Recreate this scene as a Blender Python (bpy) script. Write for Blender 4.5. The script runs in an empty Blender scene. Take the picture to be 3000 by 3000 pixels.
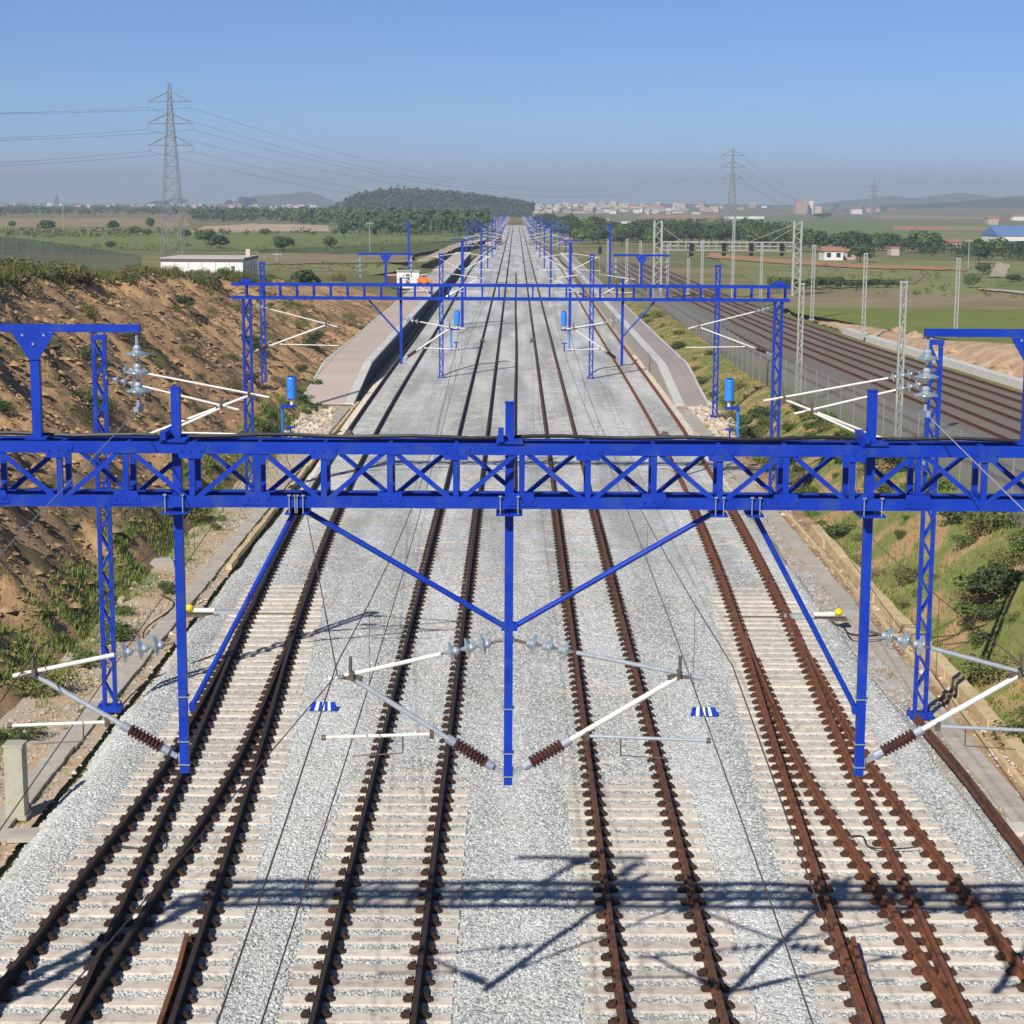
import bpy, bmesh, math, random
import numpy as np
from mathutils import Matrix, Vector

random.seed(7); RNG = np.random.default_rng(11)
SC = bpy.context.scene
COL = SC.collection
PI = math.pi

# ------------------------------------------------------------------ camera, sky, sun, exposure
FPX, CAM_H, ROLL = 5434.0, 12.1, math.radians(0.30)      # focal length in photo pixels (3000 wide)
PITCH, YAW = math.radians(9.4655), math.radians(0.0701)
CAM_R = (Matrix.Rotation(YAW, 3, 'Z') @ Matrix.Rotation(PI / 2 - PITCH, 3, 'X') @ Matrix.Rotation(ROLL, 3, 'Z'))
cd = bpy.data.cameras.new("camera"); cam = bpy.data.objects.new("camera", cd); COL.objects.link(cam)
cam.location = (0, 0, CAM_H); cam.rotation_euler = CAM_R.to_euler()
cd.sensor_width = 36.0; cd.lens = 36.0 * FPX / 3000.0; cd.clip_start = 0.5; cd.clip_end = 30000
SC.camera = cam
SUN_EL, SUN_AZ = math.radians(37.5), math.radians(209.0)   # azimuth clockwise from +Y
w = bpy.data.worlds.new("World"); SC.world = w; w.use_nodes = True
_n = w.node_tree; _bg = _n.nodes['Background']
_sky = _n.nodes.new("ShaderNodeTexSky"); _sky.sky_type = 'NISHITA'; _sky.sun_disc = False
_sky.sun_elevation = SUN_EL; _sky.sun_rotation = SUN_AZ
_sky.altitude = 5000; _sky.air_density = 1.0; _sky.dust_density = 0.0; _sky.ozone_density = 7.8
_n.links.new(_sky.outputs[0], _bg.inputs[0]); _bg.inputs[1].default_value = 0.082
sd = bpy.data.lights.new("sun", 'SUN'); sun = bpy.data.objects.new("sun", sd); COL.objects.link(sun)
sd.energy = 4.5; sd.angle = math.radians(0.53); sd.color = (1.0, 0.955, 0.88)
_sv = Vector((math.sin(SUN_AZ) * math.cos(SUN_EL), math.cos(SUN_AZ) * math.cos(SUN_EL), math.sin(SUN_EL)))
sun.rotation_euler = _sv.to_track_quat('Z', 'Y').to_euler(); sun.location = (0, -20, 60)
SC.view_settings.view_transform = 'Standard'; SC.view_settings.look = 'None'
SC.view_settings.gamma = 1.0; SC.view_settings.use_curve_mapping = False
SC.view_settings.exposure = 0.35

def ray(x, y):
    return CAM_R @ Vector(((x - 1500) / FPX, -(y - 1500) / FPX, -1.0))
def G(x, y, z=0.0):                       # where a photo pixel meets level z
    d = ray(x, y); t = (z - CAM_H) / d.z; return Vector((d.x * t, d.y * t, z))
def D(x, y, Y):                           # where a photo pixel meets the upright plane at distance Y
    d = ray(x, y); t = Y / d.y; return Vector((d.x * t, Y, CAM_H + d.z * t))

# ------------------------------------------------------------------ mesh helpers
class MB:
    def __init__(s): s.v = []; s.f = []
    def add(s, vs, fs):
        o = len(s.v); s.v.extend([tuple(p) for p in vs]); s.f.extend([tuple(i + o for i in f) for f in fs])
    def box(s, x0, x1, y0, y1, z0, z1):
        s.add([(x0, y0, z0), (x1, y0, z0), (x1, y1, z0), (x0, y1, z0), (x0, y0, z1), (x1, y0, z1), (x1, y1, z1), (x0, y1, z1)],
              [(3, 2, 1, 0), (4, 5, 6, 7), (0, 1, 5, 4), (1, 2, 6, 5), (2, 3, 7, 6), (3, 0, 4, 7)])
    def bar(s, p, q, w, h, up=(0, 0, 1)):
        p, q = Vector(p), Vector(q); d = (q - p).normalized(); u = Vector(up)
        if abs(d.dot(u)) > 0.97: u = Vector((0, 1, 0))
        a = d.cross(u).normalized(); b = a.cross(d)
        vs = [e + a * (w / 2 * i) + b * (h / 2 * j) for e in (p, q) for i, j in ((-1, -1), (1, -1), (1, 1), (-1, 1))]
        s.add(vs, [(3, 2, 1, 0), (4, 5, 6, 7), (0, 1, 5, 4), (1, 2, 6, 5), (2, 3, 7, 6), (3, 0, 4, 7)])
    def tube(s, p, q, r, n=10, r2=None, caps=True):
        s.lathe(p, q, [(0, r), (1, r if r2 is None else r2)], n, caps)
    def lathe(s, p, q, prof, n=12, caps=True):      # prof: (t along p-q, radius)
        p, q = Vector(p), Vector(q); d = q - p; e = d.normalized()
        u = Vector((0, 0, 1)) if abs(e.z) < 0.9 else Vector((0, 1, 0))
        a = e.cross(u).normalized(); b = a.cross(e)
        vs = []
        for t, r in prof:
            for k in range(n):
                c = 2 * PI * k / n; vs.append(p + d * t + (a * math.cos(c) + b * math.sin(c)) * r)
        fs = []; m = len(prof)
        for i in range(m - 1):
            for k in range(n):
                k2 = (k + 1) % n; fs.append((i * n + k, i * n + k2, (i + 1) * n + k2, (i + 1) * n + k))
        if caps: fs.append(tuple(range(n - 1, -1, -1))); fs.append(tuple((m - 1) * n + k for k in range(n)))
        s.add(vs, fs)
    def path(s, pts, r, n=5):
        pts = [Vector(p) for p in pts]; vs = []; m = len(pts)
        for i, p in enumerate(pts):
            d = (pts[min(i + 1, m - 1)] - pts[max(i - 1, 0)]).normalized()
            u = Vector((0, 0, 1)) if abs(d.z) < 0.9 else Vector((0, 1, 0))
            a = d.cross(u).normalized(); b = a.cross(d)
            for k in range(n):
                c = 2 * PI * k / n; vs.append(p + (a * math.cos(c) + b * math.sin(c)) * r)
        fs = [(i * n + k, i * n + (k + 1) % n, (i + 1) * n + (k + 1) % n, (i + 1) * n + k) for i in range(m - 1) for k in range(n)]
        fs += [tuple(range(n - 1, -1, -1)), tuple((m - 1) * n + k for k in range(n))]
        s.add(vs, fs)
    def sweep(s, pts, prof):                        # prof: (side, z) closed outline along level polyline pts (x,y,z)
        m, n = len(pts), len(prof); vs = []
        for i, p in enumerate(pts):
            a = Vector(pts[min(i + 1, m - 1)]) - Vector(pts[max(i - 1, 0)]); a.z = 0; a.normalize()
            side = Vector((a.y, -a.x, 0))
            for u, z in prof: vs.append((p[0] + side.x * u, p[1] + side.y * u, p[2] + z))
        fs = [(i * n + k, (i + 1) * n + k, (i + 1) * n + (k + 1) % n, i * n + (k + 1) % n) for i in range(m - 1) for k in range(n)]
        fs += [tuple(range(n)), tuple((m - 1) * n + k for k in range(n - 1, -1, -1))]
        s.add(vs, fs)
    def prism(s, outline, axis_y0, axis_y1):         # outline of (x,z), extruded along y
        n = len(outline)
        vs = [(x, axis_y0, z) for x, z in outline] + [(x, axis_y1, z) for x, z in outline]
        s.add(vs, [tuple(range(n)), tuple(range(2 * n - 1, n - 1, -1))] + [((k + 1) % n, k, n + k, n + (k + 1) % n) for k in range(n)])
    def mesh(s, name, m, smooth=False):
        me = bpy.data.meshes.new(name); me.from_pydata(s.v, [], s.f); me.update()
        if m: me.materials.append(m)
        if smooth: me.polygons.foreach_set('use_smooth', [True] * len(me.polygons))
        return me
def np_mesh(name, v, f, m, smooth=False):
    me = bpy.data.meshes.new(name); nf, k = f.shape
    me.vertices.add(len(v)); me.vertices.foreach_set('co', np.asarray(v, np.float32).ravel())
    me.loops.add(nf * k); me.loops.foreach_set('vertex_index', np.asarray(f, np.int32).ravel())
    me.polygons.add(nf); me.polygons.foreach_set('loop_start', np.arange(0, nf * k, k, dtype=np.int32))
    try: me.polygons.foreach_set('loop_total', np.full(nf, k, np.int32))
    except Exception: pass
    if smooth: me.polygons.foreach_set('use_smooth', np.ones(nf, bool))
    me.update(calc_edges=True); me.validate()
    if m: me.materials.append(m)
    return me
def link(name, data, parent=None, loc=None, world=False):
    o = bpy.data.objects.new(name, data); COL.objects.link(o)
    if loc is not None: o.location = loc
    if parent is not None:
        o.parent = parent
        if world: o.matrix_parent_inverse = Matrix.Translation(-parent.location) if not parent.get('_w') else Matrix.Identity(4)
    return o
def obj(name, mb, m, parent=None, world=False, smooth=False, loc=None):
    return link(name, mb.mesh(name, m, smooth), parent, loc, world)
def tag(o, label=None, cat=None, group=None, kind=None):
    if label: o['label'] = label
    if cat: o['category'] = cat
    if group: o['group'] = group
    if kind: o['kind'] = kind
    return o
def thing(name, label, cat, loc=(0, 0, 0), group=None, rz=0.0):
    o = bpy.data.objects.new(name, None); COL.objects.link(o); o.location = loc; o.rotation_euler = (0, 0, rz)
    return tag(o, label, cat, group)
KIDS = {}
def dup(root, loc, label=None, rz=None, scale=None, group=None):
    r = root.copy(); COL.objects.link(r); r.location = loc
    if rz is not None: r.rotation_euler = (0, 0, rz)
    if scale is not None: r.scale = scale if hasattr(scale, '__len__') else (scale,) * 3
    if label: r['label'] = label
    if group: r['group'] = group
    def rec(a, b):
        for ch in a.children:
            c = ch.copy(); COL.objects.link(c); c.parent = b; rec(ch, c)
    rec(root, r)
    return r
def struct(name, mb, m, smooth=False):
    o = obj(name, mb, m, smooth=smooth); o['kind'] = 'structure'; return o

# ------------------------------------------------------------------ materials
def mat(name, c1, c2=None, scale=6.0, rough=0.7, bump=0.0, bscale=None, metal=0.0, detail=4, rnd=0.0, spec=0.4, coat=0.0, contrast=(0.35, 0.65), c3=None, s3=1.0, t3=(0.5, 0.7)):
    m = bpy.data.materials.new(name); m.use_nodes = True
    n = m.node_tree.nodes; l = m.node_tree.links; b = n['Principled BSDF']
    b.inputs['Roughness'].default_value = rough; b.inputs['Metallic'].default_value = metal
    b.inputs['Specular IOR Level'].default_value = spec
    geo = n.new('ShaderNodeNewGeometry')
    def noise(sc, d=detail):
        t = n.new('ShaderNodeTexNoise'); t.inputs['Scale'].default_value = sc; t.inputs['Detail'].default_value = d
        l.new(geo.outputs['Position'], t.inputs['Vector']); return t
    def ramp(src, a, z):
        r = n.new('ShaderNodeMapRange'); r.inputs[1].default_value = a; r.inputs[2].default_value = z; l.new(src, r.inputs[0]); return r.outputs[0]
    def mix(fac, a, bcol):
        x = n.new('ShaderNodeMix'); x.data_type = 'RGBA'; l.new(fac, x.inputs[0])
        for s, i in ((a, 6), (bcol, 7)):
            if hasattr(s, 'links'): l.new(s, x.inputs[i])
            else: x.inputs[i].default_value = (*s, 1)
        return x.outputs[2]
    col = None
    if c2 is not None:
        col = mix(ramp(noise(scale).outputs[0], *contrast), c1, c2)
    if c3 is not None:
        col = mix(ramp(noise(s3, 5).outputs[0], *t3), col if col is not None else c1, c3)
    if rnd:
        oi = n.new('ShaderNodeObjectInfo'); hs = n.new('ShaderNodeHueSaturation')
        mr = n.new('ShaderNodeMapRange'); mr.inputs[3].default_value = 1 - rnd; mr.inputs[4].default_value = 1 + rnd
        l.new(oi.outputs['Random'], mr.inputs[0]); l.new(mr.outputs[0], hs.inputs['Value'])
        if col is None: hs.inputs['Color'].default_value = (*c1, 1)
        else: l.new(col, hs.inputs['Color'])
        col = hs.outputs[0]
    if col is None: b.inputs['Base Color'].default_value = (*c1, 1)
    else: l.new(col, b.inputs['Base Color'])
    if bump:
        bp = n.new('ShaderNodeBump'); bp.inputs['Strength'].default_value = bump; bp.inputs['Distance'].default_value = 0.05
        l.new(noise(bscale or scale * 3, 5).outputs[0], bp.inputs['Height']); l.new(bp.outputs[0], b.inputs['Normal'])
    return m
M = {}
M['blue'] = mat('blue_paint', (0.004, 0.031, 0.34), (0.006, 0.042, 0.40), 2.5, 0.46, 0.02, 60, spec=0.3, c3=(0.030, 0.065, 0.27), s3=4, t3=(0.52, 0.78))
M['blue_far'] = mat('blue_paint_dusty', (0.02, 0.06, 0.40), (0.03, 0.08, 0.45), 2, 0.5)
M['sky_blue'] = mat('light_blue_paint', (0.03, 0.22, 0.75), (0.04, 0.25, 0.8), 3, 0.3)
M['rust'] = mat('rusty_rail', (0.085, 0.036, 0.020), (0.15, 0.062, 0.03), 9, 0.75, 0.15, 60, c3=(0.05, 0.025, 0.018), s3=3)
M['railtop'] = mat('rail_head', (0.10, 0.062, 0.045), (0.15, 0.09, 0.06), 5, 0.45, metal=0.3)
M['rust_dark'] = mat('dark_rail', (0.030, 0.020, 0.016), (0.045, 0.027, 0.020), 9, 0.7, 0.15, 60)  # older left rails, with the shade of their visible sides added to the colour
M['rust_red'] = mat('red_rail', (0.15, 0.053, 0.024), (0.20, 0.074, 0.032), 9, 0.8, 0.15, 60, c3=(0.09, 0.034, 0.018), s3=3)
M['clip_red'] = mat('red_fastening', (0.055, 0.023, 0.013), (0.095, 0.036, 0.018), 14, 0.8, rnd=0.25)
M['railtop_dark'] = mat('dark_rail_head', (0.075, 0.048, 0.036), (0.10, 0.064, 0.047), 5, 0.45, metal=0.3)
M['clip'] = mat('rusty_fastening', (0.030, 0.016, 0.011), (0.060, 0.026, 0.015), 14, 0.8, rnd=0.25)
M['sleeper'] = mat('sleeper_concrete', (0.64, 0.565, 0.465), (0.55, 0.485, 0.41), 5, 0.85, 0.12, 80, rnd=0.15, c3=(0.36, 0.29, 0.22), s3=5, t3=(0.53, 0.78))
M['old_sleeper'] = mat('old_sleeper', (0.19, 0.16, 0.135), (0.15, 0.125, 0.105), 4, 0.9)
M['white_tube'] = mat('white_fibreglass', (0.78, 0.76, 0.70), (0.68, 0.66, 0.6), 8, 0.35)
M['grey_tube'] = mat('galvanised_tube', (0.50, 0.53, 0.56), (0.42, 0.45, 0.48), 10, 0.4, metal=0.35)
M['glass'] = mat('insulator_glass', (0.42, 0.52, 0.53), (0.36, 0.46, 0.47), 6, 0.12, spec=0.7)
M['glass'].node_tree.nodes['Principled BSDF'].inputs['Transmission Weight'].default_value = 0.55
M['brown'] = mat('brown_porcelain', (0.055, 0.018, 0.013), (0.075, 0.025, 0.017), 8, 0.15, spec=0.6)
M['steel'] = mat('dark_steel', (0.10, 0.085, 0.07), (0.16, 0.12, 0.09), 12, 0.6, metal=0.3)
M['bolt'] = mat('galvanised_bolt', (0.33, 0.36, 0.42), None, rough=0.5, metal=0.3)
M['wire'] = mat('copper_wire', (0.09, 0.06, 0.045), None, rough=0.6)
M['cable'] = mat('black_cable', (0.015, 0.015, 0.018), None, rough=0.5)
M['alu_wire'] = mat('aluminium_wire', (0.30, 0.32, 0.34), None, rough=0.5)
M['concrete'] = mat('concrete', (0.47, 0.42, 0.35), (0.38, 0.345, 0.30), 3, 0.9, 0.15, 30, c3=(0.28, 0.26, 0.22), s3=7, t3=(0.58, 0.8), rnd=0.08)
M['yellow_concrete'] = mat('yellow_concrete', (0.60, 0.47, 0.27), (0.50, 0.38, 0.21), 2.5, 0.9, 0.15, 30, rnd=0.08, c3=(0.33, 0.23, 0.13), s3=5, t3=(0.6, 0.8))
M['post_concrete'] = mat('post_concrete', (0.44, 0.43, 0.33), (0.38, 0.37, 0.29), 5, 0.9, 0.1, 40)
M['white_conc'] = mat('white_concrete', (0.62, 0.60, 0.54), (0.52, 0.5, 0.45), 3, 0.85)
M['white'] = mat('white_paint', (0.78, 0.77, 0.73), (0.68, 0.67, 0.63), 2, 0.6)
M['roof_beige'] = mat('beige_roof', (0.58, 0.52, 0.42), (0.5, 0.45, 0.36), 2, 0.85)
M['fascia'] = mat('grey_fascia', (0.10, 0.11, 0.12), None, rough=0.6)
M['yellow'] = mat('yellow_cap', (0.75, 0.55, 0.02), None, rough=0.4)
M['pav_pink'] = mat('pink_paving', (0.54, 0.43, 0.365), (0.48, 0.39, 0.335), 6, 0.9, 0.05, 20, rnd=0.05)
M['pav_grey'] = mat('mauve_paving', (0.37, 0.31, 0.29), (0.33, 0.28, 0.265), 6, 0.9, 0.05, 20, rnd=0.05)
M['coping'] = mat('coping', (0.62, 0.60, 0.55), (0.52, 0.51, 0.47), 4, 0.8, rnd=0.05)
M['wall_shade'] = mat('platform_wall', (0.075, 0.085, 0.10), (0.06, 0.068, 0.082), 2, 0.85)  # left wall only: its shade is put into the base colour
M['lattice'] = mat('pale_galvanised', (0.42, 0.42, 0.38), (0.35, 0.36, 0.335), 4, 0.55, metal=0.1)
M['pylon'] = mat('pylon_steel', (0.25, 0.265, 0.27), None, rough=0.6)
M['black'] = mat('signal_black', (0.012, 0.012, 0.014), None, rough=0.5)
M['orange'] = mat('orange_paint', (0.75, 0.19, 0.02), None, rough=0.4)
M['bark'] = mat('bark', (0.07, 0.05, 0.035), (0.045, 0.033, 0.025), 6, 0.9)
M['teal'] = mat('teal_sheet', (0.03, 0.20, 0.17), None, rough=0.6)
M['bluesheet'] = mat('blue_sheet', (0.13, 0.22, 0.40), None, rough=0.5)
def leafmat(name, a, b, c):
    m = mat(name, a, b, 1.5, 0.7, rnd=0.22, c3=c, s3=3.5, t3=(0.5, 0.72), spec=0.2)
    bs = m.node_tree.nodes['Principled BSDF']; bs.inputs['Subsurface Weight'].default_value = 0.0
    return m
M['leaf'] = leafmat('leaf_green', (0.080, 0.125, 0.028), (0.12, 0.17, 0.040), (0.055, 0.085, 0.022))
M['leaf_dark'] = leafmat('leaf_dark', (0.050, 0.080, 0.028), (0.070, 0.105, 0.034), (0.036, 0.060, 0.022))
M['leaf_olive'] = leafmat('leaf_olive', (0.12, 0.135, 0.04), (0.165, 0.165, 0.055), (0.08, 0.10, 0.028))
M['leaf_dry'] = leafmat('leaf_dry', (0.19, 0.145, 0.07), (0.24, 0.19, 0.095), (0.12, 0.10, 0.045))
M['leaf_hill'] = mat('leaf_hill', (0.036, 0.058, 0.026), (0.075, 0.095, 0.036), 0.03, 0.8, rnd=0, c3=(0.095, 0.085, 0.045), s3=0.07, t3=(0.55, 0.7), spec=0.1)
M['grass_blade'] = leafmat('grass_blade', (0.11, 0.165, 0.028), (0.16, 0.21, 0.045), (0.23, 0.20, 0.09))
# ground families
def ground_mat(name, ca, cb, cc, s1=0.15, s2=2.5, bump=0.4, t3=(0.45, 0.62), cg=None, sg=0.6, tg=(0.52, 0.62)):
    m = mat(name, ca, cb, s2, 0.95, bump, s2 * 5, detail=8, c3=cc, s3=s1, t3=t3, spec=0.1)
    if cg:
        n = m.node_tree.nodes; l = m.node_tree.links; b = n['Principled BSDF']
        src = b.inputs['Base Color'].links[0].from_socket
        geo = n.new('ShaderNodeNewGeometry'); t = n.new('ShaderNodeTexNoise'); t.inputs['Scale'].default_value = sg; t.inputs['Detail'].default_value = 9
        t.inputs['Roughness'].default_value = 0.7
        l.new(geo.outputs['Position'], t.inputs['Vector'])
        r = n.new('ShaderNodeMapRange'); r.inputs[1].default_value = tg[0]; r.inputs[2].default_value = tg[1]; l.new(t.outputs[0], r.inputs[0])
        x = n.new('ShaderNodeMix'); x.data_type = 'RGBA'; l.new(r.outputs[0], x.inputs[0]); l.new(src, x.inputs[6]); x.inputs[7].default_value = (*cg, 1)
        l.new(x.outputs[2], b.inputs['Base Color'])
    return m
M['ground'] = ground_mat('dry_grassland', (0.18, 0.18, 0.07), (0.13, 0.15, 0.05), (0.26, 0.21, 0.105), 0.03, 1.2)
M['cliff'] = ground_mat('eroded_earth', (0.53, 0.335, 0.17), (0.42, 0.255, 0.13), (0.30, 0.195, 0.11), 0.35, 2.2, 0.8, cg=(0.12, 0.11, 0.05), sg=0.40, tg=(0.54, 0.60))
M['bank'] = ground_mat('weedy_bank', (0.17, 0.20, 0.055), (0.22, 0.215, 0.08), (0.42, 0.26, 0.14), 0.5, 2.5, 0.6, t3=(0.47, 0.56))
M['dirt'] = ground_mat('pale_dirt', (0.54, 0.40, 0.26), (0.44, 0.32, 0.205), (0.46, 0.39, 0.31), 0.6, 4, 0.5, cg=(0.12, 0.125, 0.045), sg=0.9, tg=(0.58, 0.66))
M['pink_dirt'] = ground_mat('pinkish_dirt', (0.47, 0.36, 0.28), (0.38, 0.29, 0.22), (0.44, 0.41, 0.37), 0.9, 5, 0.6, cg=(0.15, 0.145, 0.06), sg=1.1, tg=(0.60, 0.68))
M['red_dirt'] = ground_mat('reddish_dirt', (0.36, 0.215, 0.125), (0.29, 0.175, 0.105), (0.42, 0.31, 0.2), 0.8, 4, 0.5)
M['old_ballast'] = ground_mat('old_ballast', (0.215, 0.195, 0.175), (0.17, 0.155, 0.14), (0.20, 0.16, 0.13), 0.12, 9, 0.6)
def ballast_mat():
    m = bpy.data.materials.new('ballast'); m.use_nodes = True
    n = m.node_tree.nodes; l = m.node_tree.links; b = n['Principled BSDF']; b.inputs['Roughness'].default_value = 0.92; b.inputs['Specular IOR Level'].default_value = 0.2
    geo = n.new('ShaderNodeNewGeometry')
    v = n.new('ShaderNodeTexVoronoi'); v.inputs['Scale'].default_value = 14; l.new(geo.outputs['Position'], v.inputs['Vector'])
    r = n.new('ShaderNodeValToRGB'); l.new(v.outputs['Color'], r.inputs[0])
    e = r.color_ramp.elements; e[0].position = 0.1; e[0].color = (0.40, 0.41, 0.405, 1); e[1].position = 0.9; e[1].color = (0.76, 0.76, 0.725, 1)
    d = n.new('ShaderNodeMapRange'); d.inputs[1].default_value = 0.30; d.inputs[2].default_value = 0.75; d.inputs[3].default_value = 1.0; d.inputs[4].default_value = 0.45
    l.new(v.outputs['Distance'], d.inputs[0])
    def mulc(a, fac):
        x = n.new('ShaderNodeMix'); x.data_type = 'RGBA'; x.blend_type = 'MULTIPLY'; x.inputs[0].default_value = 1.0
        l.new(a, x.inputs[6]); l.new(fac, x.inputs[7]); return x.outputs[2]
    # dirty, finer-grained streaks lengthwise between the tracks
    mp = n.new('ShaderNodeMapping'); mp.inputs['Scale'].default_value = (0.55, 0.045, 1); l.new(geo.outputs['Position'], mp.inputs[0])
    t = n.new('ShaderNodeTexNoise'); t.inputs['Scale'].default_value = 1.0; t.inputs['Detail'].default_value = 6; l.new(mp.outputs[0], t.inputs['Vector'])
    tr = n.new('ShaderNodeMapRange'); tr.inputs[1].default_value = 0.40; tr.inputs[2].default_value = 0.62; tr.inputs[3].default_value = 0.70; tr.inputs[4].default_value = 1.06; l.new(t.outputs[0], tr.inputs[0])
    t2 = n.new('ShaderNodeTexNoise'); t2.inputs['Scale'].default_value = 1.6; t2.inputs['Detail'].default_value = 8; t2.inputs['Roughness'].default_value = 0.7; l.new(geo.outputs['Position'], t2.inputs['Vector'])
    tr2 = n.new('ShaderNodeMapRange'); tr2.inputs[1].default_value = 0.35; tr2.inputs[2].default_value = 0.65; tr2.inputs[3].default_value = 0.86; tr2.inputs[4].default_value = 1.1; l.new(t2.outputs[0], tr2.inputs[0])
    t3 = n.new('ShaderNodeTexNoise'); t3.inputs['Scale'].default_value = 0.35; t3.inputs['Detail'].default_value = 7; t3.inputs['Roughness'].default_value = 0.65; l.new(geo.outputs['Position'], t3.inputs['Vector'])
    tr3 = n.new('ShaderNodeMapRange'); tr3.inputs[1].default_value = 0.45; tr3.inputs[2].default_value = 0.68; tr3.inputs[3].default_value = 0.0; tr3.inputs[4].default_value = 1.0; l.new(t3.outputs[0], tr3.inputs[0])
    tint = n.new('ShaderNodeMix'); tint.data_type = 'RGBA'; l.new(tr3.outputs[0], tint.inputs[0]); tint.inputs[6].default_value = (1, 1, 1, 1); tint.inputs[7].default_value = (0.90, 0.86, 0.80, 1)
    l.new(mulc(mulc(mulc(r.outputs[0], tr.outputs[0]), tr2.outputs[0]), tint.outputs[2]), b.inputs['Base Color'])
    bp = n.new('ShaderNodeBump'); bp.invert = True; bp.inputs['Strength'].default_value = 0.9; bp.inputs['Distance'].default_value = 0.04
    l.new(v.outputs['Distance'], bp.inputs['Height']); l.new(bp.outputs[0], b.inputs['Normal'])
    return m
M['ballast'] = ballast_mat()
M['stone'] = mat('ballast_stone', (0.52, 0.525, 0.505), (0.40, 0.405, 0.40), 8, 0.9, rnd=0.22, spec=0.2)
def mesh_fence_mat():
    m = bpy.data.materials.new('wire_mesh'); m.use_nodes = True; n = m.node_tree.nodes; l = m.node_tree.links
    b = n['Principled BSDF']; b.inputs['Base Color'].default_value = (0.30, 0.31, 0.29, 1); b.inputs['Roughness'].default_value = 0.6
    tr = n.new('ShaderNodeBsdfTransparent'); mx = n.new('ShaderNodeMixShader'); mx.inputs[0].default_value = 0.52
    l.new(tr.outputs[0], mx.inputs[1]); l.new(b.outputs[0], mx.inputs[2]); l.new(mx.outputs[0], n['Material Output'].inputs[0])
    return m
M['mesh'] = mesh_fence_mat()

# ------------------------------------------------------------------ terrain
def sm(t): t = np.clip(t, 0, 1); return t * t * (3 - 2 * t)
def crest(Y): return np.interp(Y, [-50, 0, 50, 73, 100, 133, 160, 200, 250, 320], [11.2, 11.2, 10.2, 9.2, 8.1, 6.55, 5.4, 3.2, 1.6, 1.0])
OLD = [(0, 28.0), (60, 27.0), (100, 25.9), (136, 24.9), (190, 23.2), (300, 22.2), (420, 21.5), (600, 20)]   # innermost old track
OLD_W = [(0, 13.6), (100, 12.9), (136, 12.3), (225, 10.2), (350, 8.5), (600, 7)]                                # to the outermost one
def oldx(Y, k): return np.interp(Y, [a for a, _ in OLD], [b for _, b in OLD]) + k * np.interp(Y, [a for a, _ in OLD_W], [b for _, b in OLD_W])
def hill_noise(X, Y, s, seed=0):
    X = np.asarray(X) / s + seed * 7.3; Y = np.asarray(Y) / s + seed * 3.1
    return (np.sin(X * 1.7 + 2.1 * np.sin(Y * 0.9)) + np.sin(Y * 1.3 + 1.7 * np.sin(X * 1.1 + 2)) + 0.6 * np.sin(2.9 * X + 1.3 * Y) + 0.5 * np.sin(3.7 * Y - 2.3 * X + 1)) / 3.1
def vnoise(X, Y, s, seed=0, octv=4, rough=.55):
    tot = 0.0; amp = 1.0; nrm = 0.0
    for o in range(octv):
        x = np.asarray(X, float) / s * 2 ** o + seed * 17.3; y = np.asarray(Y, float) / s * 2 ** o + seed * 9.1
        i, j = np.floor(x), np.floor(y); u, v = x - i, y - j; u = u * u * (3 - 2 * u); v = v * v * (3 - 2 * v)
        h = lambda a, b: (np.sin(a * 127.1 + b * 311.7 + seed * 5.3) * 43758.5453) % 1.0
        tot = tot + amp * ((h(i, j) * (1 - u) + h(i + 1, j) * u) * (1 - v) + (h(i, j + 1) * (1 - u) + h(i + 1, j + 1) * u) * v - .5) * 2
        nrm += amp; amp *= rough
    return tot / nrm
def terrain(X, Y):
    X = np.asarray(X, float); Y = np.asarray(Y, float)
    z = np.full(np.broadcast(X, Y).shape, -0.42)
    hc = crest(Y); d = -X - 12.2
    u = np.clip(d / 11.6, 0, 1)
    zl = -0.42 + (hc + 0.42) * (0.72 * u + 0.28 * sm(u)) + (1.0 - hc) * sm((d - 26) / 45)
    near = Y < 320
    zl = np.where(near, zl, -0.42 + 1.42 * sm(d / 14))
    z = np.where(d > 0, zl, z)
    a = np.interp(Y, [0, 60, 90, 130, 200, 300], [2.3, 2.1, 1.4, 0.6, 0.2, 0.0])
    zo = np.interp(Y, [0, 280, 420], [-2.05, -2.05, -1.4])
    e = X - 11.9
    xi = oldx(Y, 0) - 2.4; xo = oldx(Y, 1) + 2.6
    zr = -0.42 + (a + 0.42) * sm(e / 3.4)
    zr = np.where(X > 15.8, a + (zo - a) * sm((X - 15.8) / np.maximum(xi - 15.8, 0.5)), zr)
    zr = np.where(X > xo, zo + (-1.5 - zo) * sm((X - xo - 1.0) / 3.0) + 1.7 * np.exp(-((X - xo - 6.0) / 2.6) ** 2) * np.interp(Y, [100, 130, 165, 190], [2, 1.2, .8, 0]), zr)
    z = np.where(e > 0, zr, z)
    z = z + 8.0 * sm((Y - 2450) / 800) * sm((X - 10) / 80) * sm((560 - X) / 150)      # rise under the town
    z = z + 9.0 * sm((Y - 1500) / 1000) * sm((X - 520) / 300)                           # rise on the right
    return z
def grid(name, xs, ys, fz, m, smooth=True):
    X, Y = np.meshgrid(xs, ys); Z = fz(X, Y); nx, ny = len(xs), len(ys)
    v = np.stack([X.ravel(), Y.ravel(), Z.ravel()], 1)
    i = (np.arange(ny - 1)[:, None] * nx + np.arange(nx - 1)[None, :]).ravel()
    f = np.stack([i, i + 1, i + 1 + nx, i + nx], 1)
    o = link(name, np_mesh(name, v, f, m, smooth)); o['kind'] = 'structure'; return o
def geo_steps(a, b, s0, k):
    r = [a]; s = s0
    while r[-1] < b: r.append(r[-1] + s); s *= k
    return r
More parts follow.
